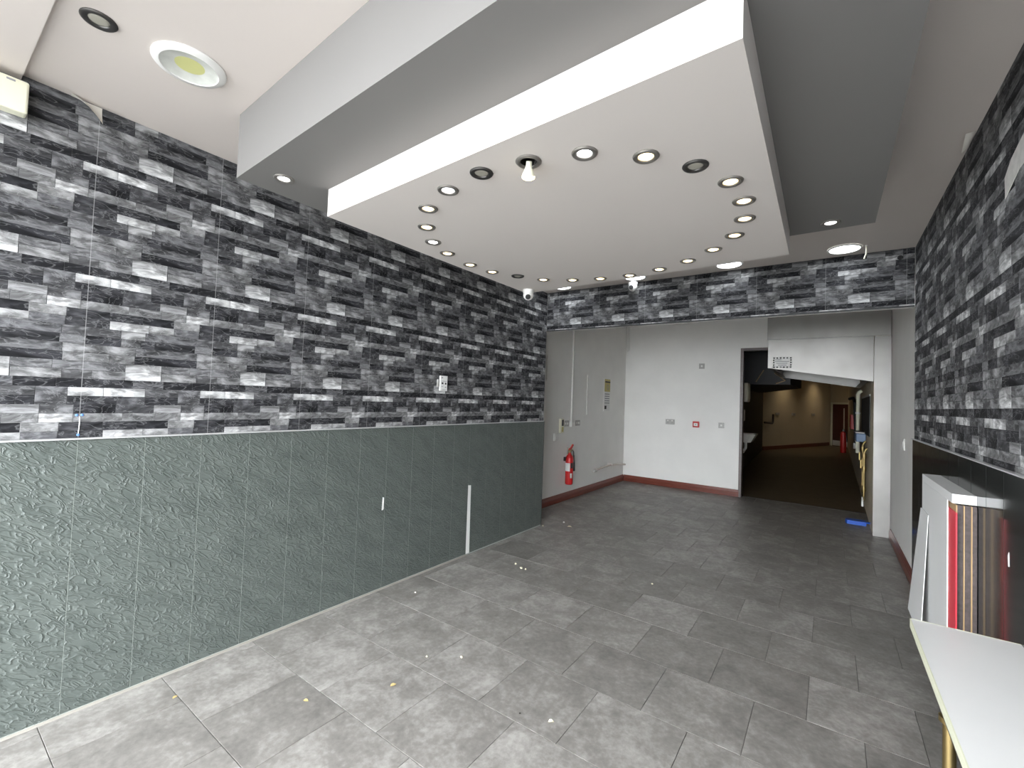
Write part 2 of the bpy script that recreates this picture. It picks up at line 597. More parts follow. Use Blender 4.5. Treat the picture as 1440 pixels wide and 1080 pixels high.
def stone_mesh(name, out):
    verts, faces, uvp, uvs, tones = out
    me = bpy.data.meshes.new(name)
    me.from_pydata(verts, [], faces)
    for nm, src in (('pattern', uvp), ('stone', uvs)):
        lay = me.uv_layers.new(name=nm)
        for lp in me.loops:
            lay.data[lp.index].uv = src[lp.vertex_index]
    at = me.attributes.new('tone', 'FLOAT', 'POINT')
    at.data.foreach_set('value', tones)
    me.materials.append(M['stone'])
    me.update()
    return me


def clad(parent, origin, rotz, ulen, vlen, uph, vph, holes=(), limit=300):
    """Cover a wall rectangle with stones. origin: world point of (u=0, v=0); uph/vph: pattern phase there."""
    cache = {}
    ca, sa = math.cos(rotz), math.sin(rotz)
    cells = []
    for m in range(math.floor((uph - 0.2) / PU) - 1, math.ceil((uph + ulen) / PU) + 2):
        for nn in range(math.floor(vph / PV) - 1, math.ceil((vph + vlen) / PV) + 1):
            for (u0, u1, v0, v1, t, sid) in STONES:
                U0, U1 = u0 + m * PU - uph, u1 + m * PU - uph
                V0, V1 = v0 + nn * PV - vph, v1 + nn * PV - vph
                c = (max(U0, 0), min(U1, ulen), max(V0, 0), min(V1, vlen))
                if c[1] - c[0] < 0.004 or c[3] - c[2] < 0.004:
                    continue
                px = []
                for uu in (c[0], c[1]):
                    for vv in (c[2], c[3]):
                        q = project((origin[0] + ca * uu, origin[1] + sa * uu, origin[2] + vv))
                        if q and -20 < q[0] < 1460 and -20 < q[1] < 1100:
                            px.append(q)
                area = 0.0
                if len(px) >= 3:
                    xs, ys = [q[0] for q in px], [q[1] for q in px]
                    area = min((max(xs) - min(xs)), 400) * (c[3] - c[2]) * F_PX / (sum(q[2] for q in px) / len(px))
                cells.append((area, c, (m * PU - uph, nn * PV - vph), sid))
    cells.sort(key=lambda q: -q[0])
    rest = ([], [], [], [], [])
    for idx, (area, c, (du, dv), sid) in enumerate(cells):
        loc_rect = (c[0] - du, c[1] - du, c[2] - dv, c[3] - dv)      # back in pattern space
        if idx < limit and area > 0:
            key = (sid,) + tuple(round(v, 4) for v in loc_rect)
            if key not in cache:
                out = ([], [], [], [], [])
                cu, cv = (loc_rect[0] + loc_rect[1]) / 2, (loc_rect[2] + loc_rect[3]) / 2
                stone_geo(*loc_rect, sid, -cu, -cv, out)
                cache[key] = stone_mesh('stone', out)
            cu, cv = (c[0] + c[1]) / 2, (c[2] + c[3]) / 2
            o = link('stone', cache[key], None, parent, (origin[0] + ca * cu, origin[1] + sa * cu, origin[2] + cv))
            o.rotation_euler = (0, 0, rotz)
        else:
            stone_geo(*loc_rect, sid, du, dv, rest)
    if rest[0]:
        o = stuff(link('stone_field', stone_mesh('stone_field', rest), None, parent, origin))
        o.rotation_euler = (0, 0, rotz)


# ------------------------------------------------------------------ left wall
wall_left = box('wall_left', -0.25, -0.001, YF, YH + 0.003, -0.1, H, M['joint'])
struct(wall_left, 'long shop wall of black and grey split stone above green slate panels')
clad(wall_left, (0, YF, LEDGE_L), PI / 2, YH - YF, H - LEDGE_L, YF - 0.507, 0.0)
box('backing', 0.0, 0.0098, YF, YH, 0.0, LEDGE_L - 0.004, M['groove'], wall_left)
seams = [YF, -0.77, -0.52, -0.27, -0.02, 0.245, 0.505, 0.752, 0.998, 1.247, 1.501, 1.755, 2.015, 2.260, 2.518, 2.762, 3.015, 3.236, 3.500, 3.762, 4.014, 4.246, 4.452, YH]
for k in range(len(seams) - 1):
    a, b = seams[k] + 0.0008, seams[k + 1] - 0.0008
    top = LEDGE_L
    if abs(seams[k] - 3.236) < 1e-6:      # panel with a strip missing at its foot
        pts = [(0.0099, a + 0.050, 0.012), (0.0099, b, 0.012), (0.0099, b, top), (0.0099, a, top), (0.0099, a, 0.66), (0.0099, a + 0.040, 0.655)]
        prism('wall_panel', pts, (0.0011, 0, 0), M['slate_green'], wall_left)
    else:
        box('wall_panel', 0.0099, 0.011, a, b, 0.012, top, M['slate_green'], wall_left, bev=0.0004)
box('bare_strip', 0.0099, 0.0103, 3.236, 3.29, 0.012, 0.672, M['paper'], wall_left)['label'] = 'white strip of wall bared beside a split panel'
prism('chip', [(0.0112, 2.232, 0.605), (0.0112, 2.250, 0.610), (0.0112, 2.250, 0.70), (0.0112, 2.236, 0.705)], (0.0008, 0, 0), M['paper'], wall_left)['label'] = 'small white chip in the green panelling'
# end cap of the panelling
box('end_trim', -0.002, 0.012, YH, YH + 0.006, 0.0, LEDGE_L, M['trim_dark'], wall_left)
trim_1 = struct(box('trim_1', 0.0, 0.022, YF, YH + 0.004, LEDGE_L + 0.001, LEDGE_L + 0.008, M['trim_light']), 'thin pale ledge strip above the green panels')
trim_2 = struct(prism('trim_2', [(0.0112, YF, 0.0005), (0.021, YF, 0.0005), (0.020, YF, 0.003), (0.0125, YF, 0.009), (0.0112, YF, 0.009)], (0, 3.235 - YF, 0), M['bead']), 'thin pale strip where green panels meet floor')

# peeled wallpaper flap under the ceiling
bm = bmesh.new()
rows_ = []
for s in range(6):
    f = s / 5
    rows_.append([bm.verts.new((0.006 + 0.03 * f * f, 0.405 + 0.107 * g ** 0.9, H - 0.004 - 0.085 * f * (g ** 1.5))) for g in (0, .25, .5, .75, .92, 1.0)])
for a, b in zip(rows_, rows_[1:]):
    for k in range(5):
        bm.faces.new((a[k], a[k + 1], b[k + 1], b[k]))
fl = from_bm('paper_flap', bm, M['paper_back'], wall_left, smooth=True)
fl['label'] = 'pale peeled flap hanging at the ceiling edge'

# ------------------------------------------------------------------ right wall
wall_right = box('wall_right', W + 0.001, W + 0.25, YF, YH + 0.002, -0.1, H, M['joint'])
struct(wall_right, 'shop wall of split stone above glossy black panels')
clad(wall_right, (W, YH, LEDGE_R), -PI / 2, YH - YF, H - LEDGE_R, 0.14, 0.05)
box('backing', W - 0.0100, W, YF, YH, 0.0, LEDGE_R - 0.004, M['groove_dark'], wall_right)
seams_r = [YH, 4.28, 4.02, 3.78, 3.55, 3.325, 3.09, 2.853, 2.614, 2.39, 2.15, 1.91, 1.67, 1.43, 1.19, 0.95, 0.71, 0.47, 0.23, -0.01, -0.25, -0.49, -0.73, -0.97, YF]
for k in range(len(seams_r) - 1):
    b, a = seams_r[k] - 0.0020, seams_r[k + 1] + 0.0020
    box('wall_panel', W - 0.011, W - 0.0101, a, b, 0.012, LEDGE_R, M['slate_black'], wall_right, bev=0.0004)
prism('chip', [(W - 0.0112, 2.325, 0.97), (W - 0.0112, 2.338, 0.968), (W - 0.0112, 2.342, 1.005), (W - 0.0112, 2.330, 1.02)], (-0.0008, 0, 0), M['paper'], wall_right)['label'] = 'small white chip in the black panelling'
prism('bare_patch', [(W - 0.0035, 2.40, 2.318), (W - 0.0035, 2.405, 2.40), (W - 0.0035, 2.33, 2.44), (W - 0.0035, 2.20, 2.47), (W - 0.0035, 2.10, 2.46), (W - 0.0035, 2.12, 2.37), (W - 0.0035, 2.25, 2.365)],
      (-0.002, 0, 0), M['plaster'], wall_right)['label'] = 'torn patch of bare pale plaster in stone'
bm = bmesh.new()
rows_ = []
for s in range(5):
    f = s / 4
    rows_.append([bm.verts.new((W - 0.006 - 0.035 * f * f, 2.80 + 0.075 * g, H - 0.004 - (0.055 * g + 0.005) * f)) for g in (0, .3, .6, .85, 1.0)])
for a, b in zip(rows_, rows_[1:]):
    for k in range(4):
        bm.faces.new((a[k], a[k + 1], b[k + 1], b[k]))
from_bm('paper_flap', bm, M['paper_back'], wall_right, smooth=True)['label'] = 'small curled flap below the ceiling edge'
trim_3 = struct(box('trim_3', W - 0.022, W, YF, YH, LEDGE_R + 0.001, LEDGE_R + 0.006, M['trim_light']), 'thin ledge strip above the black panels')

# ------------------------------------------------------------------ header over the opening
wall_header = box('wall_header', AX0 - 0.2, AX1 + 0.2, YH + 0.004, YH + 0.06, HB, HA + 0.1, M['white_wall'])
box('backing', 0.003, W - 0.003, YH + 0.0005, YH + 0.004, HB, H, M['joint'], wall_header)
struct(wall_header, 'stone clad beam above the opening to the rear area')
clad(wall_header, (0.003, YH, HB + 0.012), 0.0, W - 0.006, H - HB - 0.012, 0.36, 0.23)
box('edge_strip', 0.003, W - 0.003, YH - 0.004, YH + 0.0004, HB - 0.002, HB + 0.011, M['trim_dark'], wall_header)
lathe('cable_hole_disc', [(0.0, 0.004), (0.011, 0.004), (0.012, 0.0), (0.016, 0.0), (0.018, 0.002), (0.018, 0.004)], M['black_plastic'], wall_header, 'y', 14, (3.243, YH - 0.006, 2.726))['label'] = 'round black disc standing for a dark cable hole'  # raised black disc, its colour stands in for the darkness inside a hole

# ------------------------------------------------------------------ ceilings and the stepped rafts
ceiling = struct(box('ceiling', -0.25, W + 0.25, YF, YH + 0.003, H, H + 0.15, M['ceiling']), 'warm white shop ceiling')
box('front_soffit', 0.0, W, YF, 0.255, H - 0.022, H, M['ceiling'], ceiling)


def frustum(name, quad, z0, z1, mat, parent=None, face_mat=None):
    bm = bmesh.new()
    bm_prism(bm, [(x, y, z0) for x, y in quad], (0, 0, z1 - z0))
    o = from_bm(name, bm, mat, parent)
    if face_mat:
        o.data.materials.append(face_mat)
        for p in o.data.polygons:
            if abs(p.normal.z) < 0.5:
                p.material_index = 1
    return o


raft_g = struct(frustum('ceiling_raft_grey', [(0.520, 0.895), (2.985, 0.795), (2.985, 2.95), (0.520, 2.97)], HG, H - 0.0005, M['raft_grey']), 'broad grey upper step of the dropped ceiling raft')
raft_w = struct(frustum('ceiling_raft_white', [(0.797, 1.195), (2.627, 1.108), (2.610, 2.862), (0.800, 2.955)], HW, HG - 0.0005, M['raft_white']), 'white lower step of the dropped ceiling raft')


# ------------------------------------------------------------------ recessed lights
def downlight(x, y, z, lens, rim, label, group, r=0.045):
    t = thing('downlight', label, 'downlight', (x, y, z), group)
    s = r / 0.045
    key = (round(r, 4), rim)
    if key not in _dl:
        bm = bmesh.new()
        bm_lathe(bm, [(0.045 * s, -0.0005), (0.045 * s, -0.003), (0.042 * s, -0.0065), (0.036 * s, -0.0075), (0.030 * s, -0.006), (0.027 * s, -0.0045), (0.0255 * s, -0.001)])
        o = from_bm('bezel', bm, M[rim], t, smooth=True)
        _dl[key] = o.data
    else:
        link('bezel', _dl[key], None, t)
    k2 = (round(r, 4), lens)
    if k2 not in _dl:
        bm = bmesh.new()
        bm_lathe(bm, [(0.0257 * s, -0.0008), (0.0235 * s, -0.0026), (0.018 * s, -0.0036), (0.010 * s, -0.0041), (0, -0.0043)])
        o = from_bm('lamp_lens', bm, M[lens], t, smooth=True)
        _dl[k2] = o.data
    else:
        link('lamp_lens', _dl[k2], None, t)
    return t


_dl = {}
ring_px = [(1.255, 1.426, 'w'), (1.080, 1.583, 'w'), (0.946, 1.760, 'c'), (0.878, 1.948, 'w'), (0.848, 2.194, 'w'), (0.877, 2.396, 'w'),
           (0.974, 2.569, 'o'), (1.087, 2.735, 'w'), (1.270, 2.842, 'w'), (1.461, 2.901, 'w'), (1.669, 2.920, 'w'), (1.887, 2.877, 'w'),
           (2.088, 2.785, 'w'), (2.260, 2.646, 'w'), (2.395, 2.475, 'w'), (2.469, 2.275, 'w'), (2.494, 2.074, 'w'), (2.476, 1.867, 'w'),
           (2.390, 1.678, 'o'), (2.259, 1.521, 'w'), (2.084, 1.388, 'c'), (1.884, 1.330, 'e'), (1.681, 1.303, 'o'), (1.467, 1.339, 'c')]
kk = (HW - 1.5) / (2.38 - 1.5)      # ring measured at another height, brought down to the raft
RING = 'downlights in the oval on the white ceiling raft'
for x, y, s in ring_px:
    kx = round(x, 2)
    x, y = CAM_POS.x + (x - CAM_POS.x) * kk, y * kk
    if s == 'e':
        continue
    if s == 'w':
        downlight(x, y, HW, 'lamp_warm', 'chrome', 'warm glowing nickel downlight in the oval on white raft', RING)
    elif s == 'c':
        lab = {2.08: 'cool white glowing downlight right next to the tilted one', 1.47: 'cool white glowing downlight between an unlit one and a warm one',
               0.95: 'cool white glowing downlight among warm ones facing the long stone wall'}[kx]
        downlight(x, y, HW, 'lamp_cool', 'chrome', lab, RING)
    else:
        lab = {0.97: 'unlit dark downlight near the dome camera in the oval', 2.39: 'unlit dark downlight between two warm ones in the oval',
               1.68: 'unlit dark downlight right next to the tilted one'}[kx]
        downlight(x, y, HW, 'lamp_off', 'chrome_dark', lab, RING)
# the one with its lamp hanging out
ex, ey = CAM_POS.x + (1.884 - CAM_POS.x) * kk, 1.330 * kk
t = thing('downlight', 'tilted downlight with its lamp hanging out below the white raft', 'downlight', (ex, ey, HW), RING)
lathe('bezel', [(0.047, -0.0005), (0.047, -0.003), (0.043, -0.007), (0.037, -0.008), (0.033, -0.006), (0.031, -0.002)], M['chrome'], t)
cut = lathe('cutter', [(0.0, -0.02), (0.0305, -0.02), (0.0305, 0.062), (0.0, 0.062)], None, None, 'z', 28, (0, 0, 0), (ex, ey, HW))
bo = raft_w.modifiers.new('recess', 'BOOLEAN')
bo.operation = 'DIFFERENCE'
bo.solver = 'EXACT'
bo.object = cut
bpy.context.view_layer.update()
cut_me = bpy.data.meshes.new_from_object(raft_w.evaluated_get(bpy.context.evaluated_depsgraph_get()))
raft_w.modifiers.clear()
raft_w.data = cut_me
bpy.data.objects.remove(cut, do_unlink=True)
lathe('can', [(0.0305, -0.0015), (0.0300, 0.0), (0.0300, 0.058), (0.0, 0.058)], M['chrome_dark'], t)
bm = bmesh.new()
bm_lathe(bm, [(0.0, 0.004), (0.010, 0.003), (0.011, -0.012), (0.014, -0.020), (0.022, -0.038), (0.0245, -0.046)], n=20)
lampb = from_bm('lamp_body', bm, M['cream_plastic'], t, smooth=True)
lampb.location = (0.004, -0.002, -0.006)
lampb.rotation_euler = (0.28, 0.22, 0)
lathe('lamp_lens', [(0.0245, -0.046), (0.022, -0.054), (0.012, -0.059), (0, -0.060)], M['lamp_warm'], lampb, n=20)
tube('spring_clip', [(0.03, 0, -0.004), (0.024, 0.004, -0.02), (0.012, 0.004, -0.028)], 0.0014, M['chrome_dark'], t, 6)

downlight(0.713, 1.019, HG, 'lamp_cool', 'chrome', 'glowing downlight in the grey raft beside the long stone wall', None)
downlight(2.795, 2.839, HG, 'lamp_cool', 'chrome', 'glowing downlight in the grey raft near the black panelled wall', None)
downlight(0.668, 0.366, H, 'lamp_off', 'chrome_dark', 'small unlit dark downlight in the white front ceiling', None, 0.052)


def led_panel(x, y, z, lit, label, group=None, r=0.118):
    t = thing('led_panel_light', label, 'ceiling light', (x, y, z), group)
    if lit:
        lathe('trim_ring', [(r, -0.0005), (r, -0.006), (r - 0.006, -0.011), (r - 0.012, -0.011), (r - 0.014, -0.006)], M['white_plastic'], t, n=40)
        lathe('diffuser', [(r - 0.013, -0.007), (r * 0.5, -0.009), (0, -0.0095)], M['led_cool'], t, n=40)
    else:
        lathe('trim_ring', [(r, -0.0005), (r, -0.005), (r - 0.006, -0.012), (r - 0.026, -0.016), (r - 0.030, -0.012)], M['white_plastic'], t, n=40)
        lathe('reflector', [(r - 0.029, -0.0135), (r * 0.62, -0.006), (r * 0.40, -0.0022)], M['led_off'], t, n=40)
        lathe('led_chip', [(r * 0.41, -0.0022), (r * 0.3, -0.0030), (0, -0.0032)], M['led_chip'], t, n=28)
    return t


led_panel(0.689, 0.636, H, False, 'large unlit round ceiling light with pale reflector and white trim', None, 0.125)
for x, lab in ((0.315, 'glowing round ceiling light in the corner by the long stone wall'), (1.165, 'glowing round ceiling light just above the white ball camera'),
               (2.045, 'glowing round ceiling light above the middle of the stone beam'), (2.885, 'glowing round ceiling light beside the hanging cable tail')):
    led_panel(x, 4.37, H, True, lab, 'round lights along the stone beam', 0.113)

# ------------------------------------------------------------------ alcove shell
wall_al = struct(box('wall_alcove_left', AX0 - 0.15, AX0, YH + 0.004, YB + 0.12, -0.1, HA, M['white_wall']), 'white painted side wall with the fire extinguisher')
struct(box('wall_left_return', AX0 - 0.15, -0.25, YH - 0.1, YH + 0.003, -0.1, HA, M['white_wall']))
wall_ar = struct(box('wall_alcove_right', AX1, AX1 + 0.15, YH + 0.002, YB + 0.12, -0.1, HA, M['white_wall']), 'narrow white side wall past the black panels')
DX0 = 1.59          # doorway left edge
DZ = 2.475
bm = bmesh.new()
bm_box(bm, AX0, DX0, YB, YB + 0.12, -0.1, HA)
bm_box(bm, DX0, AX1, YB, YB + 0.12, DZ, HA)
wall_back = struct(from_bm('wall_back', bm, M['white_wall']), 'white rear wall with sockets left of the dark doorway')
ceil_a = struct(box('ceiling_alcove', AX0 - 0.15, AX1 + 0.15, YH + 0.06, YB + 0.12, HA, HA + 0.1, M['ceiling']))


def skirting(name, p0, p1, nrm, h=0.118, label=None):
    """moulded board from p0 to p1 (on the wall line), standing out along nrm."""
    p0, p1, nrm = Vector((*p0, 0)), Vector((*p1, 0)), Vector((*nrm, 0))
    prof = [(0.001, 0.0), (0.020, 0.0), (0.020, h * 0.62), (0.017, h * 0.68), (0.016, h * 0.80), (0.011, h * 0.88), (0.010, h * 0.97), (0.006, h), (0.001, h)]
    bm = bmesh.new()
    bm_prism(bm, [p0 + nrm * a + Vector((0, 0, b + 0.0004)) for a, b in prof], p1 - p0)
    return struct(from_bm(name, bm, M['mahogany']), label)


skirting('baseboard_left', (AX0, YH + 0.06), (AX0, YB - 0.001), (1, 0), label='red mahogany skirting under the fire extinguisher')
skirting('baseboard_back', (AX0 + 0.021, YB), (DX0 - 0.003, YB), (0, -1), label='red mahogany skirting along the white rear wall')
skirting('baseboard_right', (AX1, YH + 0.01), (AX1, 6.965), (-1, 0), label='red mahogany skirting on the narrow side wall')

door_1 = struct(box('door_1', DX0 - 0.012, DX0 + 0.034, YB - 0.012, YB + 0.125, 0.0, DZ + 0.012, M['frame_wood'], bev=0.003), 'dark wooden frame of the kitchen doorway')
box('head', DX0 + 0.034, AX1, YB - 0.012, YB + 0.125, DZ - 0.034, DZ + 0.012, M['frame_wood'], door_1, bev=0.003)

# ------------------------------------------------------------------ stainless canopy and column
YC = 7.0
can = thing('extraction_canopy', 'stainless steel extraction canopy with sloping underside over the doorway', 'canopy', (2.10, YC, 1.87))
cx, cz = 2.10, 1.87


def cp(name, pts, vec, mat='steel'):
    return prism(name, [(x - cx, y - YC, z - cz) for x, y, z in pts], vec, M[mat], can)


cp('end_panel', [(2.105, YC, 2.05), (3.238, YC, 1.872), (3.238, YC, 2.435), (2.105, YC, 2.435)], (0, 0.012, 0))
cp('fascia', [(2.095, YC - 0.012, 2.437), (3.400, YC - 0.012, 2.437), (3.400, YC - 0.012, 3.10), (2.095, YC - 0.012, 3.10)], (0, 0.024, 0))
cp('side_panel', [(2.105, YC + 0.013, 2.05), (2.105, YC + 2.2, 2.05), (2.105, YC + 2.2, 2.435), (2.105, YC + 0.013, 2.435)], (0.012, 0, 0))
cp('far_panel', [(2.118, YC + 2.19, 2.05), (3.205, YC + 2.19, 1.88), (3.205, YC + 2.19, 2.435), (2.118, YC + 2.19, 2.435)], (0, 0.012, 0))
cp('roof_panel', [(2.118, YC + 0.013, 2.425), (3.205, YC + 0.013, 2.425), (3.205, YC + 2.18, 2.425), (2.118, YC + 2.18, 2.425)], (0, 0, 0.01))
cp('gutter', [(2.118, YC + 0.014, 2.052), (2.165, YC + 0.014, 2.045), (2.165, YC + 2.18, 2.045), (2.118, YC + 2.18, 2.052)], (0, 0, 0.01))
cp('gutter', [(3.15, YC + 0.014, 1.889), (3.205, YC + 0.014, 1.880), (3.205, YC + 2.18, 1.880), (3.15, YC + 2.18, 1.889)], (0, 0, 0.01))
cp('gutter', [(2.166, YC + 2.10, 2.043), (3.149, YC + 2.10, 1.889), (3.149, YC + 2.188, 1.889), (2.166, YC + 2.188, 2.043)], (0, 0, 0.012))
colm = thing('steel_column', 'tall narrow stainless steel column beside the doorway', 'column', (3.32, YC, 0))
prism('cladding', [(-0.075, -0.004, 0.0), (0.084, -0.004, 0.0), (0.084, -0.004, 2.432), (-0.075, -0.004, 2.432)], (0, 0.03, 0), M['steel'], colm)
box('edge_bead', 0.070, 0.084, -0.010, -0.0045, 0.0, 2.432, M['steel'], colm)
box('edge_bead', -0.078, -0.072, -0.008, -0.0045, 0.0, 2.432, M['steel'], colm)

# warning notice on the canopy
nt_ = thing('warning_notice', 'small white notice with black dashed border on steel canopy', 'notice', (2.275, YC - 0.001, 2.05))
box('sheet', -0.108, 0.108, -0.002, 0.0, 0.0, 0.142, M['paper'], nt_)
for k in range(6):
    for zz in (0.0, 0.124):
        box('border_dash', -0.108 + k * 0.0388, -0.108 + k * 0.0388 + 0.022, -0.0028, -0.002, zz, zz + 0.018, M['ink'], nt_)
for k in range(3):
    for xx in (-0.108, 0.091):
        box('border_dash', xx, xx + 0.017, -0.0028, -0.002, 0.030 + k * 0.033, 0.030 + k * 0.033 + 0.018, M['ink'], nt_)
for k, (a, b) in enumerate(((-0.085, -0.01), (-0.085, 0.08), (-0.07, 0.06), (-0.05, 0.05))):
    box('text_line', a, b, -0.0026, -0.002, 0.105 - k * 0.024, 0.114 - k * 0.024, M['ink_grey'], nt_)

# ------------------------------------------------------------------ kitchen beyond the doorway
KX0, KX1 = 1.10, 3.245
kf = struct(box('floor_kitchen', 0.2, 4.2, YB + 0.16, 24.5, -0.12, -0.002, M['kitchen_floor']), 'dark brown kitchen floor beyond the doorway')
struct(box('trim_4', DX0 + 0.034, 3.245, YB + 0.12, YB + 0.16, -0.1, 0.002, M['trim_dark']), 'threshold strip')
struct(prism('wall_kitchen_right', [(KX1, YC + 0.03, -0.1), (3.43, 22.7, -0.1), (4.3, 22.7, -0.1), (3.40, YC + 0.03, -0.1)], (0, 0, 3.3), M['cream_wall']), 'kitchen side wall carrying the pipes')
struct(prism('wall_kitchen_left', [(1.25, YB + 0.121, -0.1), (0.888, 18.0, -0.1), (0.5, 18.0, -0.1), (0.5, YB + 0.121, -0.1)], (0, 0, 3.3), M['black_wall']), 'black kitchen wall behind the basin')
struct(prism('wall_kitchen_far', [(0.80, 17.78, -0.1), (2.86, 23.6, -0.1), (2.70, 23.7, -0.1), (0.5, 18.0, -0.1)], (0, 0, 3.3), M['cream_wall']), 'far cream kitchen wall lit in two patches')
struct(prism('wall_kitchen_end', [(2.84, 23.55, -0.1), (4.3, 21.6, -0.1), (4.4, 21.7, -0.1), (2.9, 23.8, -0.1)], (0, 0, 3.3), M['cream_wall']), 'end kitchen wall around the dark red door')
struct(box('ceiling_kitchen', 0.2, 4.4, YB + 0.12, 24.5, 3.0, 3.1, M['ceiling']), 'kitchen ceiling')
fd = Vector((2.86 - 0.80, 23.6 - 17.78, 0)).normalized()
fn = Vector((fd.y, -fd.x, 0))
p0 = Vector((0.80, 17.78, 0)) + fd * 0.27
bm = bmesh.new()
bm_prism(bm, [p0 + fn * 0.001, p0 + fn * 0.025, p0 + fn * 0.025 + Vector((0, 0, .13)), p0 + fn * 0.001 + Vector((0, 0, .13))], fd * 5.7)
struct(from_bm('baseboard_kitchen', bm, M['mahogany']), 'dark skirting at the foot of the far cream wall')

# dark red door in the end wall
ed = Vector((4.3 - 2.84, 21.6 - 23.55, 0)).normalized()
en = Vector((ed.y, -ed.x, 0))
if en.y > 0:
    en = -en
d0 = Vector((2.84, 23.55, 0)) + ed * 0.18


def on_end(name, s0, s1, z0, z1, t0, t1, mat, parent=None):
    a = d0 + ed * s0 + en * t0
    b = d0 + ed * s1 + en * t0
    return prism(name, [a + Vector((0, 0, z0)), b + Vector((0, 0, z0)), b + Vector((0, 0, z1)), a + Vector((0, 0, z1))], en * (t1 - t0), M[mat], parent)


door_2 = struct(on_end('door_2', 0.0, 0.86, 0.0, 1.76, 0.001, 0.03, 'door_red'), 'dark red door at the far end of the kitchen')
on_end('kick_plate', 0.03, 0.83, 0.02, 0.24, 0.0305, 0.036, 'ceramic', door_2)
on_end('glazed_strip', 0.60, 0.66, 0.5, 1.60, 0.0305, 0.034, 'ceramic', door_2)
on_end('frame', -0.10, -0.005, 0.0, 1.84, 0.001, 0.045, 'cream_plastic', door_2)
on_end('frame', -0.005, 0.95, 1.765, 1.84, 0.001, 0.045, 'cream_plastic', door_2)

# black hood over the kitchen
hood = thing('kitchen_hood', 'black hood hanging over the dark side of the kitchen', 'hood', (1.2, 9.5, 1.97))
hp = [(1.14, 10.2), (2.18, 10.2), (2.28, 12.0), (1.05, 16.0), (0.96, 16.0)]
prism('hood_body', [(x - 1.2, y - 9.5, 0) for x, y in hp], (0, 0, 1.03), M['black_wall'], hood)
for bp in ([(1.905, 2.20), (2.095, 2.05)], [(2.095, 2.05), (1.935, 1.99)], [(1.72, 2.26), (1.585, 2.02)]):
    tube('batten', [(x - 1.2, 10.188 - 9.5, z - 1.97) for x, z in bp], 0.011, M['timber'], hood, 6)

# basin, dispensers on the black wall
bs = thing('wash_basin', 'white wash basin on the black kitchen wall', 'basin', (1.225, 9.55, 0.84))
bm = bmesh.new()
r0 = [(0.0, -0.26), (0.40, -0.26), (0.47, -0.2), (0.47, 0.2), (0.40, 0.26), (0.0, 0.26)]
for (z0, s0), (z1, s1) in (((0.0, 0.82), (0.16, 1.0)),):
    lo = [bm.verts.new((x * s0, y * s0, z0)) for x, y in r0]
    hi = [bm.verts.new((x * s1, y * s1, z1)) for x, y in r0]
    ins = [bm.verts.new((0.05 + x * 0.8, y * 0.82, z1)) for x, y in r0]
    sink = [bm.verts.new((0.10 + x * 0.6, y * 0.6, z1 - 0.11)) for x, y in r0]
    for A, B in ((lo, hi), (hi, ins), (ins, sink)):
        for k in range(6):
            bm.faces.new((A[k], A[(k + 1) % 6], B[(k + 1) % 6], B[k]))
    bm.faces.new(lo[::-1])
    bm.faces.new(sink)
from_bm('bowl', bm, M['ceramic'], bs)
tube('tap', [(0.06, 0, 0.16), (0.06, 0, 0.27), (0.09, 0, 0.31), (0.17, 0, 0.30), (0.18, 0, 0.27)], 0.013, M['chrome'], bs, 8)
tube('waste_pipe', [(0.28, 0, 0.0), (0.28, 0, -0.12), (0.24, 0, -0.2), (0.16, 0, -0.2), (0.14, 0.0, -0.12), (0.02, 0, -0.12)], 0.026, M['white_plastic'], bs, 10)
tube('supply_hose', [(0.12, -0.05, 0.0), (0.13, -0.06, -0.2), (0.10, -0.06, -0.45), (0.03, -0.06, -0.55)], 0.02, M['ceramic'], bs, 8)
td = thing('towel_dispenser', 'large cream towel dispenser above the basin', 'dispenser', (1.225, 9.5, 1.60))
box('body', 0.0, 0.33, -0.15, 0.15, 0.0, 0.36, M['cream_plastic'], td, bev=0.02, seg=2)
box('front_cover', 0.331, 0.336, -0.12, 0.12, 0.06, 0.33, M['cream_plastic'], td, bev=0.002)
box('slot', 0.05, 0.25, -0.10, 0.10, -0.004, 0.0, M['ink'], td)
sd = thing('soap_dispenser', 'small rounded soap dispenser between basin and towel dispenser', 'dispenser', (1.225, 9.5, 1.20))
box('body', 0.0, 0.27, -0.06, 0.06, 0.03, 0.26, M['ceramic'], sd, bev=0.03, seg=3)
box('nozzle', 0.05, 0.09, -0.02, 0.02, 0.0, 0.029, M['white_plastic'], sd, bev=0.005)

# socket boxes and bracket on the far cream wall
for k, s in enumerate((1.05, 2.35, 4.1)):
    q = p0 + fd * s + fn * 0.0
    o = thing('wall_socket', ('small grey socket by the bent pipe on far kitchen wall', 'middle grey socket of three on the far kitchen wall', 'small grey socket nearest the dark red kitchen door')[k], 'socket', (q.x, q.y, 1.24), 'sockets on the far kitchen wall')
    a = Vector((0, 0, 0))
    prism('plate', [fn * 0.002 - fd * 0.13, fn * 0.03 - fd * 0.13, fn * 0.03 + fd * 0.13, fn * 0.002 + fd * 0.13], (0, 0, 0.10), M['grey_plastic'], o)
    prism('rocker', [fn * 0.031 - fd * 0.03, fn * 0.038 - fd * 0.03, fn * 0.038 + fd * 0.03, fn * 0.031 + fd * 0.03], Vector((0, 0, 0.04)), M['ink_grey'], o, (0, 0, 0.03))
q = p0 + fn * 0.06
tag(tube('pipe_bend', [q + Vector((0, 0, 0.98)), q + fd * 0.55 + Vector((0, 0, 0.95)), q + fd * 0.60 + Vector((0, 0, 0.98)), q + fd * 0.62 + Vector((0, 0, 1.28))], 0.035, M['board_brown']), 'dark bent pipe on the far cream kitchen wall', 'pipe')

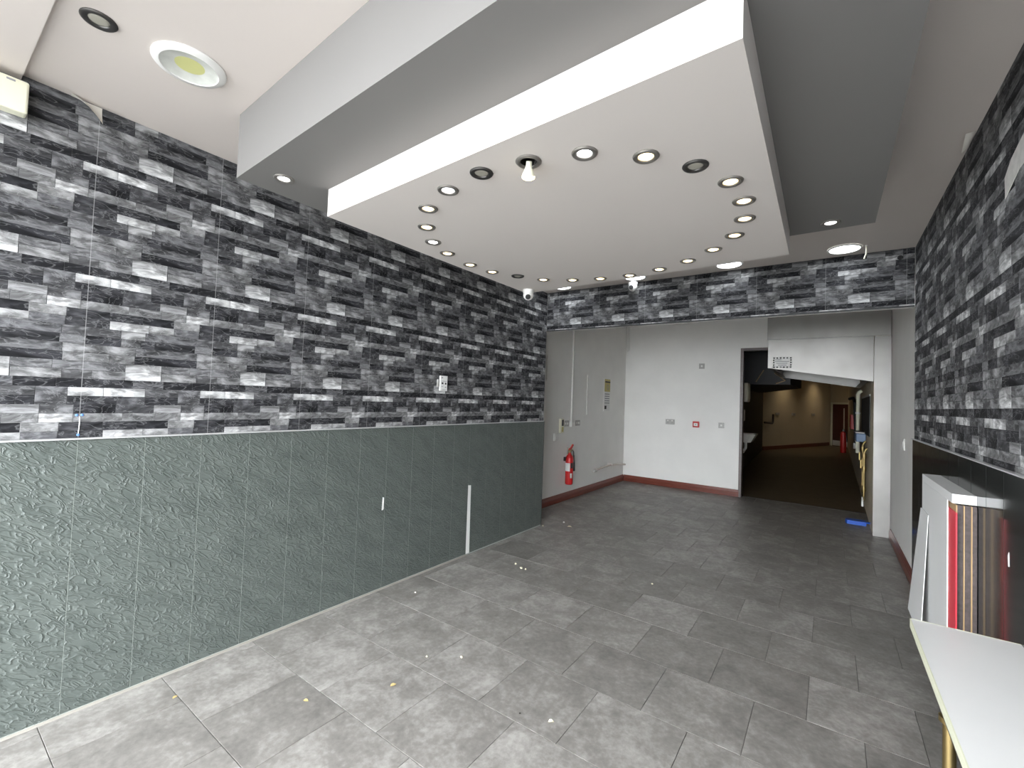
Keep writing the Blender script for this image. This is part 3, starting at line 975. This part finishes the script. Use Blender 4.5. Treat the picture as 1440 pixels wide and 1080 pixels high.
# spot lamps that wash the far wall
for s, e in ((1.5, 24), (4.15, 24)):
    q = p0 + fd * s + fn * 0.7
    t = thing('spot_lamp', 'round spot lamp at the ceiling above the far cream wall', 'spot lamp', (q.x, q.y, 3.0), 'spot lamps washing the far kitchen wall')
    lathe('housing', [(0.06, -0.0005), (0.06, -0.05), (0.05, -0.055), (0.045, -0.045)], M['white_plastic'], t)
    lathe('lamp_lens', [(0.045, -0.046), (0, -0.048)], M['lamp_warm'], t)
    L = bpy.data.lights.new('spot_lamp_light', 'SPOT')
    L.energy = e
    L.color = (1.0, 0.80, 0.52)
    L.spot_size = math.radians(110)
    L.spot_blend = 1.0
    L.shadow_soft_size = 0.05
    lo_ = bpy.data.objects.new('spot_lamp_light', L)
    col.objects.link(lo_)
    lo_.parent = t
    lo_.location = (0, 0, -0.07)
    lo_.rotation_euler = Vector((-fn.x * 0.25, -fn.y * 0.25, -1)).to_track_quat('-Z', 'Y').to_euler()

# pipes and boxes along the kitchen side wall
def wx(y):
    return KX1 + (3.43 - KX1) * (y - YC - 0.03) / (22.7 - YC - 0.03)


t = thing('gas_pipes', 'brass gas pipes with valves low on the kitchen side wall', 'pipes', (wx(8.0), 8.0, 0.30))
for dy, h, ro in ((0.0, 0.62, -0.05), (0.35, 0.70, -0.05)):
    tube('pipe', [(ro, dy, 0.0), (ro, dy, h), (ro + 0.02, dy, h + 0.05), (-0.012, dy, h + 0.06)], 0.014, M['brass'], t)
    for hz in (0.08, 0.36, h - 0.08):
        lathe('fitting', [(0.0, hz), (0.022, hz), (0.024, hz + 0.02), (0.024, hz + 0.05), (0.02, hz + 0.07), (0.0, hz + 0.07)], M['brass'], t, 'z', 10, (ro, dy, 0))
    box('valve_handle', ro - 0.045, ro - 0.03, dy - 0.012, dy + 0.012, h - 0.22, h - 0.10, M['brass'], t, bev=0.003)
tube('pipe', [(-0.05, -0.12, -0.02), (-0.05, 0.0, 0.0), (-0.05, 0.45, 0.02)], 0.012, M['brass'], t)
box('tag', -0.075, -0.055, -0.02, 0.05, -0.13, 0.0, M['paper'], t)
t = thing('appliance_box', 'blue grey box on the side wall above brass pipes', 'box', (wx(8.3) - 0.001, 8.9, 1.03))
box('case', -0.12, 0.0, -0.25, 0.25, 0.0, 0.13, M['blue_dull'], t, bev=0.01)
box('lid', -0.13, -0.0, -0.26, 0.26, 0.131, 0.155, M['grey_plastic'], t, bev=0.004)
t = thing('wall_board', 'tall dark board fixed to the kitchen side wall', 'board', (wx(8.0) - 0.001, 8.6, 1.16))
box('sheet', -0.012, 0.0, -0.9, 0.9, 0.0, 0.55, M['black_wall'], t)
box('top_strip', -0.016, 0.0, -0.9, 0.9, 0.551, 0.575, M['grey_plastic'], t)
t = thing('white_pipe', 'pale vertical pipe on the kitchen side wall', 'pipe', (wx(10.2) - 0.06, 10.2, 0.75))
tube('pipe', [(0, 0, 0), (0, 0, 1.05), (0.02, 0, 1.10), (0.055, 0, 1.12)], 0.03, M['cream_plastic'], t)
for z in (0.2, 0.7):
    lathe('clip', [(0.032, z), (0.037, z + 0.005), (0.037, z + 0.03), (0.032, z + 0.035)], M['white_plastic'], t, n=14)
t = thing('cable_drop', 'black cable hanging on the kitchen side wall', 'cable', (wx(12.0) - 0.04, 12.0, 0.8))
tube('cable', [(-0.12, -0.3, 0.95), (-0.06, -0.2, 0.98), (-0.02, 0, 0.9), (0, 0.1, 0.4), (0.0, 0.05, 0.0)], 0.03, M['black_plastic'], t, 8)
box('switch_box', -0.04, 0.038, -0.02, 0.14, -0.1, 0.02, M['grey_plastic'], t, bev=0.004)
t = thing('fire_blanket', 'red fire blanket case on the kitchen side wall', 'fire blanket', (wx(13.8) - 0.003, 14.0, 1.05))
box('case', -0.10, 0.0, -0.2, 0.2, 0.0, 0.36, M['red_plastic'], t, bev=0.02, seg=2)
box('pull_tape', -0.106, -0.1005, -0.05, 0.05, -0.05, 0.05, M['paper'], t)
t = thing('foam_extinguisher', 'red floor standing extinguisher by the dark red door', 'extinguisher', (3.22, 19.8, 0.0))
lathe('cylinder', [(0.0, 0.001), (0.085, 0.001), (0.09, 0.03), (0.09, 0.62), (0.08, 0.72), (0.03, 0.76), (0.0, 0.76)], M['red_paint'], t)
tube('hose', [(0.0, -0.03, 0.80), (0.08, -0.10, 0.72), (0.10, -0.12, 0.4)], 0.018, M['black_plastic'], t, 8)
box('handle', -0.03, 0.03, -0.11, 0.06, 0.761, 0.84, M['black_plastic'], t, bev=0.008)
t = thing('plastic_scoop', 'bright blue plastic scoop on the floor by the column', 'scoop', (3.11, 7.55, 0.0), None, PI)
bm = bmesh.new()
bm_prism(bm, [(-0.10, -0.07, 0.001), (0.10, -0.07, 0.001), (0.12, 0.0, 0.001), (0.10, 0.07, 0.001), (-0.10, 0.07, 0.001)], (0, 0, 0.05))
from_bm('pan', bm, M['blue'], t)
tube('handle', [(-0.09, 0, 0.03), (-0.16, 0.02, 0.045), (-0.20, 0.03, 0.03)], 0.012, M['blue'], t, 8)

# ------------------------------------------------------------------ alcove left wall fittings
AF = AX0 + 0.0005
t = thing('fire_extinguisher', 'red extinguisher with black horn hung on white wall', 'extinguisher', (AF, 5.93, 0.255))
ox = 0.085
lathe('cylinder', [(0.0, 0.0), (0.045, 0.0), (0.055, 0.008), (0.0575, 0.03), (0.0575, 0.36), (0.052, 0.405), (0.036, 0.435), (0.022, 0.45), (0.022, 0.47), (0.0, 0.47)], M['red_paint'], t, 'z', 28, (ox, 0, 0))
bm = bmesh.new()
n = 10
ring = [(-2.5 + 1.6 * k / n) for k in range(n + 1)]
lo = [bm.verts.new((ox + 0.0585 * math.cos(a), 0.0585 * math.sin(a), 0.20)) for a in ring]
hi = [bm.verts.new((ox + 0.0585 * math.cos(a), 0.0585 * math.sin(a), 0.32)) for a in ring]
for k in range(n):
    bm.faces.new((lo[k], lo[k + 1], hi[k + 1], hi[k]))
from_bm('label', bm, M['paper'], t, smooth=True)
for z0, z1, a0, a1, mm in ((0.245, 0.325, -0.75, 0.0, 'black_plastic'), (0.10, 0.17, -0.8, -0.25, 'paper')):
    bm = bmesh.new()
    ring = [a0 + (a1 - a0) * k / 6 for k in range(7)]
    lo = [bm.verts.new((ox + 0.0584 * math.cos(a), 0.0584 * math.sin(a), z0)) for a in ring]
    hi = [bm.verts.new((ox + 0.0584 * math.cos(a), 0.0584 * math.sin(a), z1)) for a in ring]
    for k in range(6):
        bm.faces.new((lo[k], lo[k + 1], hi[k + 1], hi[k]))
    from_bm('band', bm, M[mm], t, smooth=True)
lathe('valve', [(0.0, 0.47), (0.018, 0.47), (0.02, 0.475), (0.02, 0.505), (0.014, 0.515), (0.0, 0.515)], M['brass'], t, 'z', 16, (ox, 0, 0))
prism('lever', [(ox - 0.012, -0.02, 0.512), (ox - 0.012, 0.03, 0.515), (ox - 0.012, 0.10, 0.575), (ox - 0.012, 0.09, 0.59), (ox - 0.012, 0.02, 0.54), (ox - 0.012, -0.025, 0.53)], (0.024, 0, 0), M['red_plastic'], t)
prism('grip', [(ox - 0.010, -0.055, 0.498), (ox - 0.010, 0.07, 0.498), (ox - 0.010, 0.08, 0.51), (ox - 0.010, -0.055, 0.51)], (0.02, 0, 0), M['brass'], t)
tube('hose', [(ox, 0.02, 0.49), (ox, 0.09, 0.50), (ox, 0.125, 0.47), (ox, 0.13, 0.40)], 0.009, M['black_plastic'], t, 10)
lathe('horn', [(0.0, 0.42), (0.012, 0.42), (0.014, 0.36), (0.022, 0.30), (0.026, 0.19), (0.022, 0.185), (0.0, 0.20)], M['black_plastic'], t, 'z', 16, (ox, 0.13, 0))
box('bracket', 0.0, ox - 0.05, -0.03, 0.03, 0.34, 0.40, M['chrome_dark'], t)
box('pin_tag', ox - 0.01, ox + 0.01, -0.085, -0.07, 0.46, 0.55, M['grey_plastic'], t, bev=0.002)

t = thing('cable_trunking', 'tall white cable trunking running down to a socket', 'trunking', (AF, 6.10, 1.10))
box('channel', 0.0, 0.025, -0.022, 0.022, 0.075, HA - 1.10 - 0.003, M['white_plastic'], t, bev=0.002)
box('outlet_box', 0.0, 0.045, -0.055, 0.055, 0.0, 0.074, M['white_plastic'], t, bev=0.004)
for yy, lab in ((5.95, 'grey socket plate between panel and trunking'), (6.315, 'grey socket plate past the cable trunking')):
    t = thing('wall_socket', lab, 'socket', (AF, yy, 1.11))
    box('plate', 0.0, 0.010, -0.075, 0.075, 0.0, 0.088, M['grey_plastic'], t, bev=0.003)
    lathe('knob', [(0.018, 0.0105), (0.016, 0.018), (0.0, 0.019)], M['white_plastic'], t, 'x', 14, (0, 0.02, 0.045))
    box('rocker', 0.0105, 0.014, -0.05, -0.03, 0.03, 0.06, M['white_plastic'], t)
t = thing('control_panel', 'narrow cream control panel above the white junction box', 'control panel', (AF, 5.775, 1.02))
box('case', 0.0, 0.035, -0.05, 0.05, 0.0, 0.21, M['cream_plastic'], t, bev=0.004)
box('display', 0.0355, 0.037, -0.025, 0.03, 0.105, 0.195, M['ink'], t)
box('key_strip', 0.0355, 0.037, -0.02, 0.025, 0.02, 0.09, M['yellow'], t)
t = thing('junction_box', 'small white square junction box above the extinguisher', 'junction box', (AF, 5.62, 0.91))
box('base', 0.0, 0.03, -0.055, 0.055, 0.0, 0.11, M['white_plastic'], t, bev=0.006, seg=2)
box('lid', 0.0305, 0.042, -0.045, 0.045, 0.01, 0.10, M['white_plastic'], t, bev=0.004)
t = thing('thin_conduit', 'thin short white conduit on the wall beside sign', 'conduit', (AF, 6.62, 1.285))
box('channel', 0.0, 0.014, -0.010, 0.010, 0.0, 0.64, M['white_plastic'], t, bev=0.002)
box('end_clip', 0.0, 0.018, -0.014, 0.014, 0.02, 0.04, M['white_plastic'], t)
t = thing('thin_conduit', 'short white cable strip near the panel end', 'conduit', (AF, 5.33, 1.77))
box('channel', 0.0, 0.010, -0.007, 0.007, 0.0, 0.36, M['white_plastic'], t, bev=0.002)
box('end_clip', 0.0, 0.013, -0.010, 0.010, 0.02, 0.04, M['white_plastic'], t)
t = thing('wall_sign', 'tall faded yellow and white safety sign on white wall', 'sign', (AF, 7.42, 1.345))
box('board', 0.0, 0.006, -0.13, 0.13, 0.0, 0.57, M['paper'], t, bev=0.001)
box('yellow_band', 0.0062, 0.0075, -0.12, 0.12, 0.34, 0.56, M['yellow'], t)
box('bar', 0.0076, 0.0085, -0.10, 0.12, 0.50, 0.525, M['ink'], t)
lathe('symbol', [(0.045, 0.0076), (0.045, 0.0085), (0.033, 0.0085), (0.033, 0.0076)], M['ink_grey'], t, 'x', 20, (0, 0.02, 0.42))
for k in range(5):
    box('text_line', 0.0062, 0.0075, -0.10, 0.10, 0.29 - k * 0.04, 0.305 - k * 0.04, M['ink_grey'], t)
box('symbol', 0.0062, 0.0075, -0.10, -0.02, 0.03, 0.09, M['ink'], t)
t = thing('bent_pipe', 'dull metal pipe bowed low along white wall into corner', 'pipe', (AF, 6.92, 0.33))
pts = []
for k in range(13):
    f = k / 12
    pts.append((0.045 + 0.03 * math.sin(PI * f), 1.35 * f, 0.01 + 0.035 * f + 0.09 * math.sin(PI * (0.25 + 0.75 * f)) - 0.06))
tube('pipe', pts, 0.016, M['copper'], t, 12)
lathe('end_nut', [(0.0, -0.03), (0.024, -0.03), (0.026, 0.0), (0.024, 0.05), (0.0, 0.05)], M['grey_plastic'], t, 'y', 12, (0.045, 0, pts[0][2]))
box('clip', 0.0, 0.09, 0.60, 0.63, 0.03, 0.075, M['white_plastic'], t, bev=0.003)

# ------------------------------------------------------------------ alcove rear wall fittings
BF = YB - 0.0005


def back_plate(name, x, z, w, h, mat, label, cat, detail):
    t = thing(name, label, cat, (x, BF, z - h / 2))
    box('plate', -w / 2, w / 2, -0.010, 0.0, 0, h, M[mat], t, bev=0.003)
    detail(t, w, h)
    return t


def d_single(t, w, h):
    box('rocker', -w * 0.16, w * 0.16, -0.0145, -0.0105, h * 0.32, h * 0.68, M['white_plastic'], t, bev=0.001)


def d_double(t, w, h):
    for s in (-1, 1):
        box('rocker', s * w * 0.24 - 0.012, s * w * 0.24 + 0.012, -0.0145, -0.0105, h * 0.62, h * 0.86, M['white_plastic'], t, bev=0.001)
        for dx, dz in ((0, 0.46), (-0.012, 0.22), (0.012, 0.22)):
            box('pin_hole', s * w * 0.24 + dx - 0.003, s * w * 0.24 + dx + 0.003, -0.0112, -0.0105, h * dz, h * dz + 0.009, M['ink'], t)


back_plate('light_switch', 0.965, 2.194, 0.092, 0.092, 'grey_plastic', 'single grey plate high on the white rear wall', 'switch', d_single)
back_plate('double_socket', 0.44, 1.182, 0.16, 0.092, 'grey_plastic', 'double grey power socket on the white rear wall', 'socket', d_double)
back_plate('fused_switch', 1.300, 1.172, 0.092, 0.092, 'grey_plastic', 'small grey fused switch nearest the kitchen doorway', 'switch', d_single)
t = thing('fire_call_point', 'red square fire call point on white rear wall', 'call point', (0.893, BF, 1.112))
box('case', -0.052, 0.052, -0.045, 0.0, 0.0, 0.104, M['red_plastic'], t, bev=0.004)
box('glass_plate', -0.032, 0.032, -0.047, -0.0455, 0.025, 0.075, M['paper'], t)
box('symbol', -0.012, 0.012, -0.048, -0.0472, 0.045, 0.055, M['ink'], t)
t = thing('cable_trunking', 'twin white trunking at the top of the rear corner', 'trunking', (-0.395, BF, 2.49))
box('channel', -0.012, 0.012, -0.018, 0.0, 0.0, HA - 2.49 - 0.003, M['white_plastic'], t, bev=0.002)
box('channel', 0.016, 0.034, -0.012, 0.0, 0.02, HA - 2.49 - 0.003, M['white_plastic'], t, bev=0.002)
t = thing('light_switch', 'narrow white switch on the side wall past black panels', 'switch', (AX1 - 0.0005, 5.85, 1.13))
box('plate', -0.012, 0.0, -0.04, 0.04, 0.0, 0.115, M['white_plastic'], t, bev=0.003)
box('rocker', -0.017, -0.0125, -0.015, 0.015, 0.03, 0.085, M['white_plastic'], t, bev=0.001)

# ------------------------------------------------------------------ cameras, plate, box on the shop walls
def dome(x, y, z, aim, label, s=1.0):
    t = thing('security_camera', label, 'security camera', (x, y, z))
    lathe('mount', [(0.0, 0.0), (0.046 * s, 0.0), (0.048 * s, -0.008 * s), (0.044 * s, -0.03 * s), (0.036 * s, -0.038 * s)], M['white_plastic'], t, n=24)
    prof = [(0.044 * s * math.sin(a), -0.045 * s - 0.044 * s * math.cos(a)) for a in [PI * k / 14 for k in range(15)]]
    lathe('ball', prof[::-1], M['white_plastic'], t, n=24)
    d = Vector(aim).normalized()
    bm = bmesh.new()
    bm_lathe(bm, [(0.0, 0.049 * s), (0.014 * s, 0.049 * s), (0.021 * s, 0.047 * s), (0.022 * s, 0.036 * s)], n=18)
    bmesh.ops.transform(bm, matrix=d.to_track_quat('Z', 'Y').to_matrix().to_4x4(), verts=bm.verts[:])
    bmesh.ops.translate(bm, vec=(0, 0, -0.045 * s), verts=bm.verts[:])
    from_bm('lens', bm, M['ink'], t, smooth=True)
    return t


dome(0.875, 2.86, HW - 0.0005, (0.45, -0.75, -0.55), 'white dome camera under the corner of white raft', 0.92)
t = dome(1.10, 4.50, 2.772, (-0.1, -0.9, -0.25), 'white ball camera high on the stone beam', 1.05)
box('arm', -0.012, 0.012, -0.012, 0.083, -0.030, -0.004, M['white_plastic'], t)
t = thing('cable_tail', 'short pale cable end hanging beside a round ceiling light', 'cable', (3.02, 4.36, H - 0.0005))
tube('cable', [(0, 0, 0), (0.002, 0.0, -0.03), (0.0, 0.0, -0.07), (-0.012, 0.0, -0.105)], 0.005, M['cream_plastic'], t, 8)
lathe('grommet', [(0.0, -0.006), (0.009, -0.006), (0.010, -0.001), (0.0, -0.0005)], M['white_plastic'], t, n=12)

t = thing('switch_plate', 'white printed plate fixed to the stone wall', 'switch plate', (0.0035, 2.845, 1.545))
box('plate', 0.0, 0.014, -0.045, 0.045, 0.0, 0.135, M['paper'], t, bev=0.002)
for yy, zz, w_, h_, mm in ((-0.024, 0.112, .018, .010, 'ink_grey'), (-0.018, 0.060, .020, .016, 'ink'), (0.022, 0.058, .018, .016, 'ink'), (0.022, 0.030, .016, .009, 'ink_grey'),
                           (0.0, 0.085, .060, .004, 'ink_grey'), (-0.02, 0.038, .022, .004, 'ink_grey'), (0.005, 0.010, .050, .003, 'ink_grey')):
    box('mark', 0.0142, 0.0148, yy - w_ / 2, yy + w_ / 2, zz, zz + h_, M[mm], t)
box('cable_box', 0.0, 0.010, -0.075, -0.047, 0.035, 0.10, M['grey_plastic'], t, bev=0.002)

t = thing('cable_box', 'cream plastic cable box on the stone under the soffit', 'cable box', (0.0035, 0.275, 2.61))
box('case', 0.0, 0.062, -0.34, 0.0, 0.0, 0.135, M['cream_plastic'], t, bev=0.008, seg=2)
box('latch', 0.0622, 0.0645, -0.065, -0.040, 0.116, 0.123, M['ink_grey'], t)
for k, (yy, zz) in enumerate(((0.497, 1.352), (0.515, 1.353))):
    o = lathe('wall_plug', [(0.0, 0.006), (0.003, 0.006), (0.005, 0.004), (0.006, 0.0)], M['blue_plug'], None, 'x', 12, (0, 0, 0), (0.003, yy, zz))
    tag(o, 'small blue plug of the pair in the stone wall', 'wall plug', 'pair of blue wall plugs')
o = lathe('wall_plug', [(0.0, 0.006), (0.003, 0.006), (0.005, 0.004), (0.006, 0.0)], M['blue_plug'], None, 'x', 12, (0, 0, 0), (0.003, 0.506, 1.262))
tag(o, 'small blue plug low on stone just above the ledge', 'wall plug')
o = tube('hanging_string', [(0.004, 0.507, 1.345), (0.005, 0.508, 1.31), (0.004, 0.506, 1.268)], 0.0016, M['paper'])
tag(o, 'thin white string between the blue plugs', 'string')

# ------------------------------------------------------------------ wall counter
t = thing('wall_counter', 'white counter with cream edge and metal leg along black panels', 'counter', (W - 0.0115, 1.4, 0))
cw = W - 0.0115
box('worktop', 3.050 - cw, 0.0, 0.45 - 1.4, 2.205 - 1.4, 0.722, 0.75, M['melamine'], t)
box('edge_band', 3.047 - cw, 3.0498 - cw, 0.45 - 1.4, 2.205 - 1.4, 0.720, 0.7505, M['cream_edge'], t)
box('edge_band', 3.050 - cw, 0.0, 2.2052 - 1.4, 2.208 - 1.4, 0.720, 0.7505, M['cream_edge'], t)
box('rail', 3.055 - cw, 3.085 - cw, 0.45 - 1.4, 2.15 - 1.4, 0.690, 0.7215, M['black_plastic'], t)
for yy in (1.69, 0.7):
    lathe('leg', [(0.0, 0.0), (0.025, 0.0), (0.025, 0.006), (0.014, 0.012), (0.014, 0.67), (0.022, 0.675), (0.022, 0.689), (0.0, 0.689)], M['brass'], t, 'z', 16, (3.07 - cw, yy - 1.4, 0))

# ------------------------------------------------------------------ boards stored against the black panels
XW = W - 0.0115
t = thing('boxed_panel', 'white boxed panel standing against the black panels behind counter', 'panel', (3.245, 2.75, 0))
for yy in (2.95, 3.42):
    b_ = thing('wall_bracket', 'dark angle bracket under the stored boards', 'bracket', (XW, yy, 0.29), 'brackets under the stored boards')
    box('arm', -0.135, 0.0, -0.015, 0.015, 0.0, 0.0095, M['black_plastic'], b_)
    box('wall_plate', -0.006, 0.0, -0.015, 0.015, -0.12, -0.0005, M['black_plastic'], b_)
box('side_board', 0.0, 0.004, 0.10, 0.77, 0.30, 1.109, M['melamine'], t)
box('top_board', 0.0, XW - 3.245, 0.0, 0.77, 1.11, 1.15, M['melamine'], t)
o = box('red_board', 3.2495, 3.2545, 2.705, 3.45, 0.30, 1.075, M['board_red'])
tag(o, 'thin bright red board beside the boxed panel', 'board')
for k, x0 in enumerate((3.2550, 3.2785, 3.3020)):
    wd = 0.0230 if k < 2 else 0.0190
    t = thing('stored_board', ('dark brown board with light wood edge next to the red board', 'middle dark brown board with light wood edge in stack', 'thin dark brown board nearest the black wall panels')[k], 'board', (x0, 2.735, 0), 'dark brown boards stacked on edge')
    box('core', 0.0045, wd - 0.0003, 0, 0.70, 0.30, 1.105, M['board_brown'], t)
    box('face_edge', 0.0, 0.0043, -0.002, 0.70, 0.30, 1.105, M['board_gold'], t)
bm = bmesh.new()
bm_prism(bm, [(3.205, 3.67, 0.31), (3.244, 3.54, 0.95), (3.244, 3.48, 0.955), (3.244, 3.30, 0.95), (3.205, 3.22, 0.31)], (-0.003, 0, 0))
o = from_bm('leaning_board', bm, M['melamine'])
tag(o, 'pale thin board leaning on the far end of the boxed panel', 'board')

# ------------------------------------------------------------------ litter on the floor
def leaf(x, y, s, a, mat, label, curl=0.25, name='dry_leaf', cat='leaf', group=None):
    bm = bmesh.new()
    pr = [(0, 0), (0.25, 0.28), (0.55, 0.30), (0.8, 0.16), (1.0, 0.0)]
    top = [bm.verts.new(((u - .5) * s, v * s, 0.002 + curl * s * (v * 1.5))) for u, v in pr]
    mid = [bm.verts.new(((u - .5) * s, 0, 0.001 + curl * s * 0.3 * u)) for u, v in pr[1:-1]]
    bot = [bm.verts.new(((u - .5) * s, -v * s, 0.002 + curl * s * (v * 1.1))) for u, v in pr[1:-1]]
    m_ = [top[0]] + mid + [top[-1]]
    b_ = [top[0]] + bot + [top[-1]]
    for A, B in ((top, m_), (m_, b_)):
        for k in range(4):
            f = []
            for v in (A[k], A[k + 1], B[k + 1], B[k]):
                if v not in f:
                    f.append(v)
            if len(f) >= 3:
                bm.faces.new(f)
    o = from_bm(name, bm, M[mat], None, (x, y, 0.0), smooth=True)
    o.rotation_euler = (0, 0, a)
    return tag(o, label, cat, group)


def crumb(x, y, s, mat, label, group=None, name='crumb'):
    bm = bmesh.new()
    bmesh.ops.create_icosphere(bm, subdivisions=1, radius=s)
    rr = random.Random(int(x * 1000 + y * 77))
    for v in bm.verts:
        v.co = Vector((v.co.x * rr.uniform(.6, 1.3), v.co.y * rr.uniform(.6, 1.3), max(-s * 0.55, v.co.z * rr.uniform(.5, 1.0))))
    mz = min(v.co.z for v in bm.verts)
    for v in bm.verts:
        v.co.z -= mz
    o = from_bm(name, bm, M[mat], None, (x, y, 0.0))
    return tag(o, label, 'crumb', group)


leaf(1.762, 1.859, 0.030, 0.6, 'crumb', 'pale yellow crumpled scrap on the open floor', 0.6, 'crumpled_scrap', 'scrap')
leaf(0.986, 1.577, 0.034, 1.3, 'leaf', 'long thin dry leaf on the grey tiles', 0.3)
leaf(0.753, 1.238, 0.028, 0.4, 'leaf', 'small tan dry leaf near the green panels', 0.3)
leaf(0.247, 0.866, 0.026, 2.0, 'leaf', 'brown dry leaf close to the pale floor strip', 0.3)
leaf(0.308, 4.756, 0.06, 0.3, 'crumb', 'cream curled scrap on floor near the panel end', 0.4, 'curled_scrap', 'scrap')
crumb(0.168, 4.871, 0.014, 'paper', 'tiny white crumb beside the curled scrap')
LG = 'small tan crumbs scattered on the floor'
for x, y, s in ((0.50, 3.366, 0.012), (0.597, 3.316, 0.013), (0.64, 3.32, 0.009), (0.934, 1.86, 0.007), (0.258, 2.386, 0.007), (1.093, 1.981, 0.008), (1.616, 3.755, 0.008), (0.05, 4.57, 0.010)):
    crumb(x, y, s, 'crumb', 'tiny tan crumb lying on the grey tiled floor', LG)
crumb(1.615, 1.815, 0.005, 'grit', 'tiny black speck of grit on grey tiles', None, 'grit_speck')

# ------------------------------------------------------------------ shop front behind the camera, street outside
bm = bmesh.new()
bm_box(bm, -0.25, 0.03, YF - 0.12, YF, -0.1, H)
bm_box(bm, W - 0.03, W + 0.25, YF - 0.12, YF, -0.1, H)
bm_box(bm, -0.25, W + 0.25, YF - 0.12, YF, 2.74, H + 0.15)
struct(from_bm('wall_front', bm, M['white_wall']), 'shop front piers and lintel around the open entrance')
struct(box('ground_street', -12, 15, -14, YF - 0.001, -0.3, -0.02, M['pavement']), 'grey pavement outside the shop')
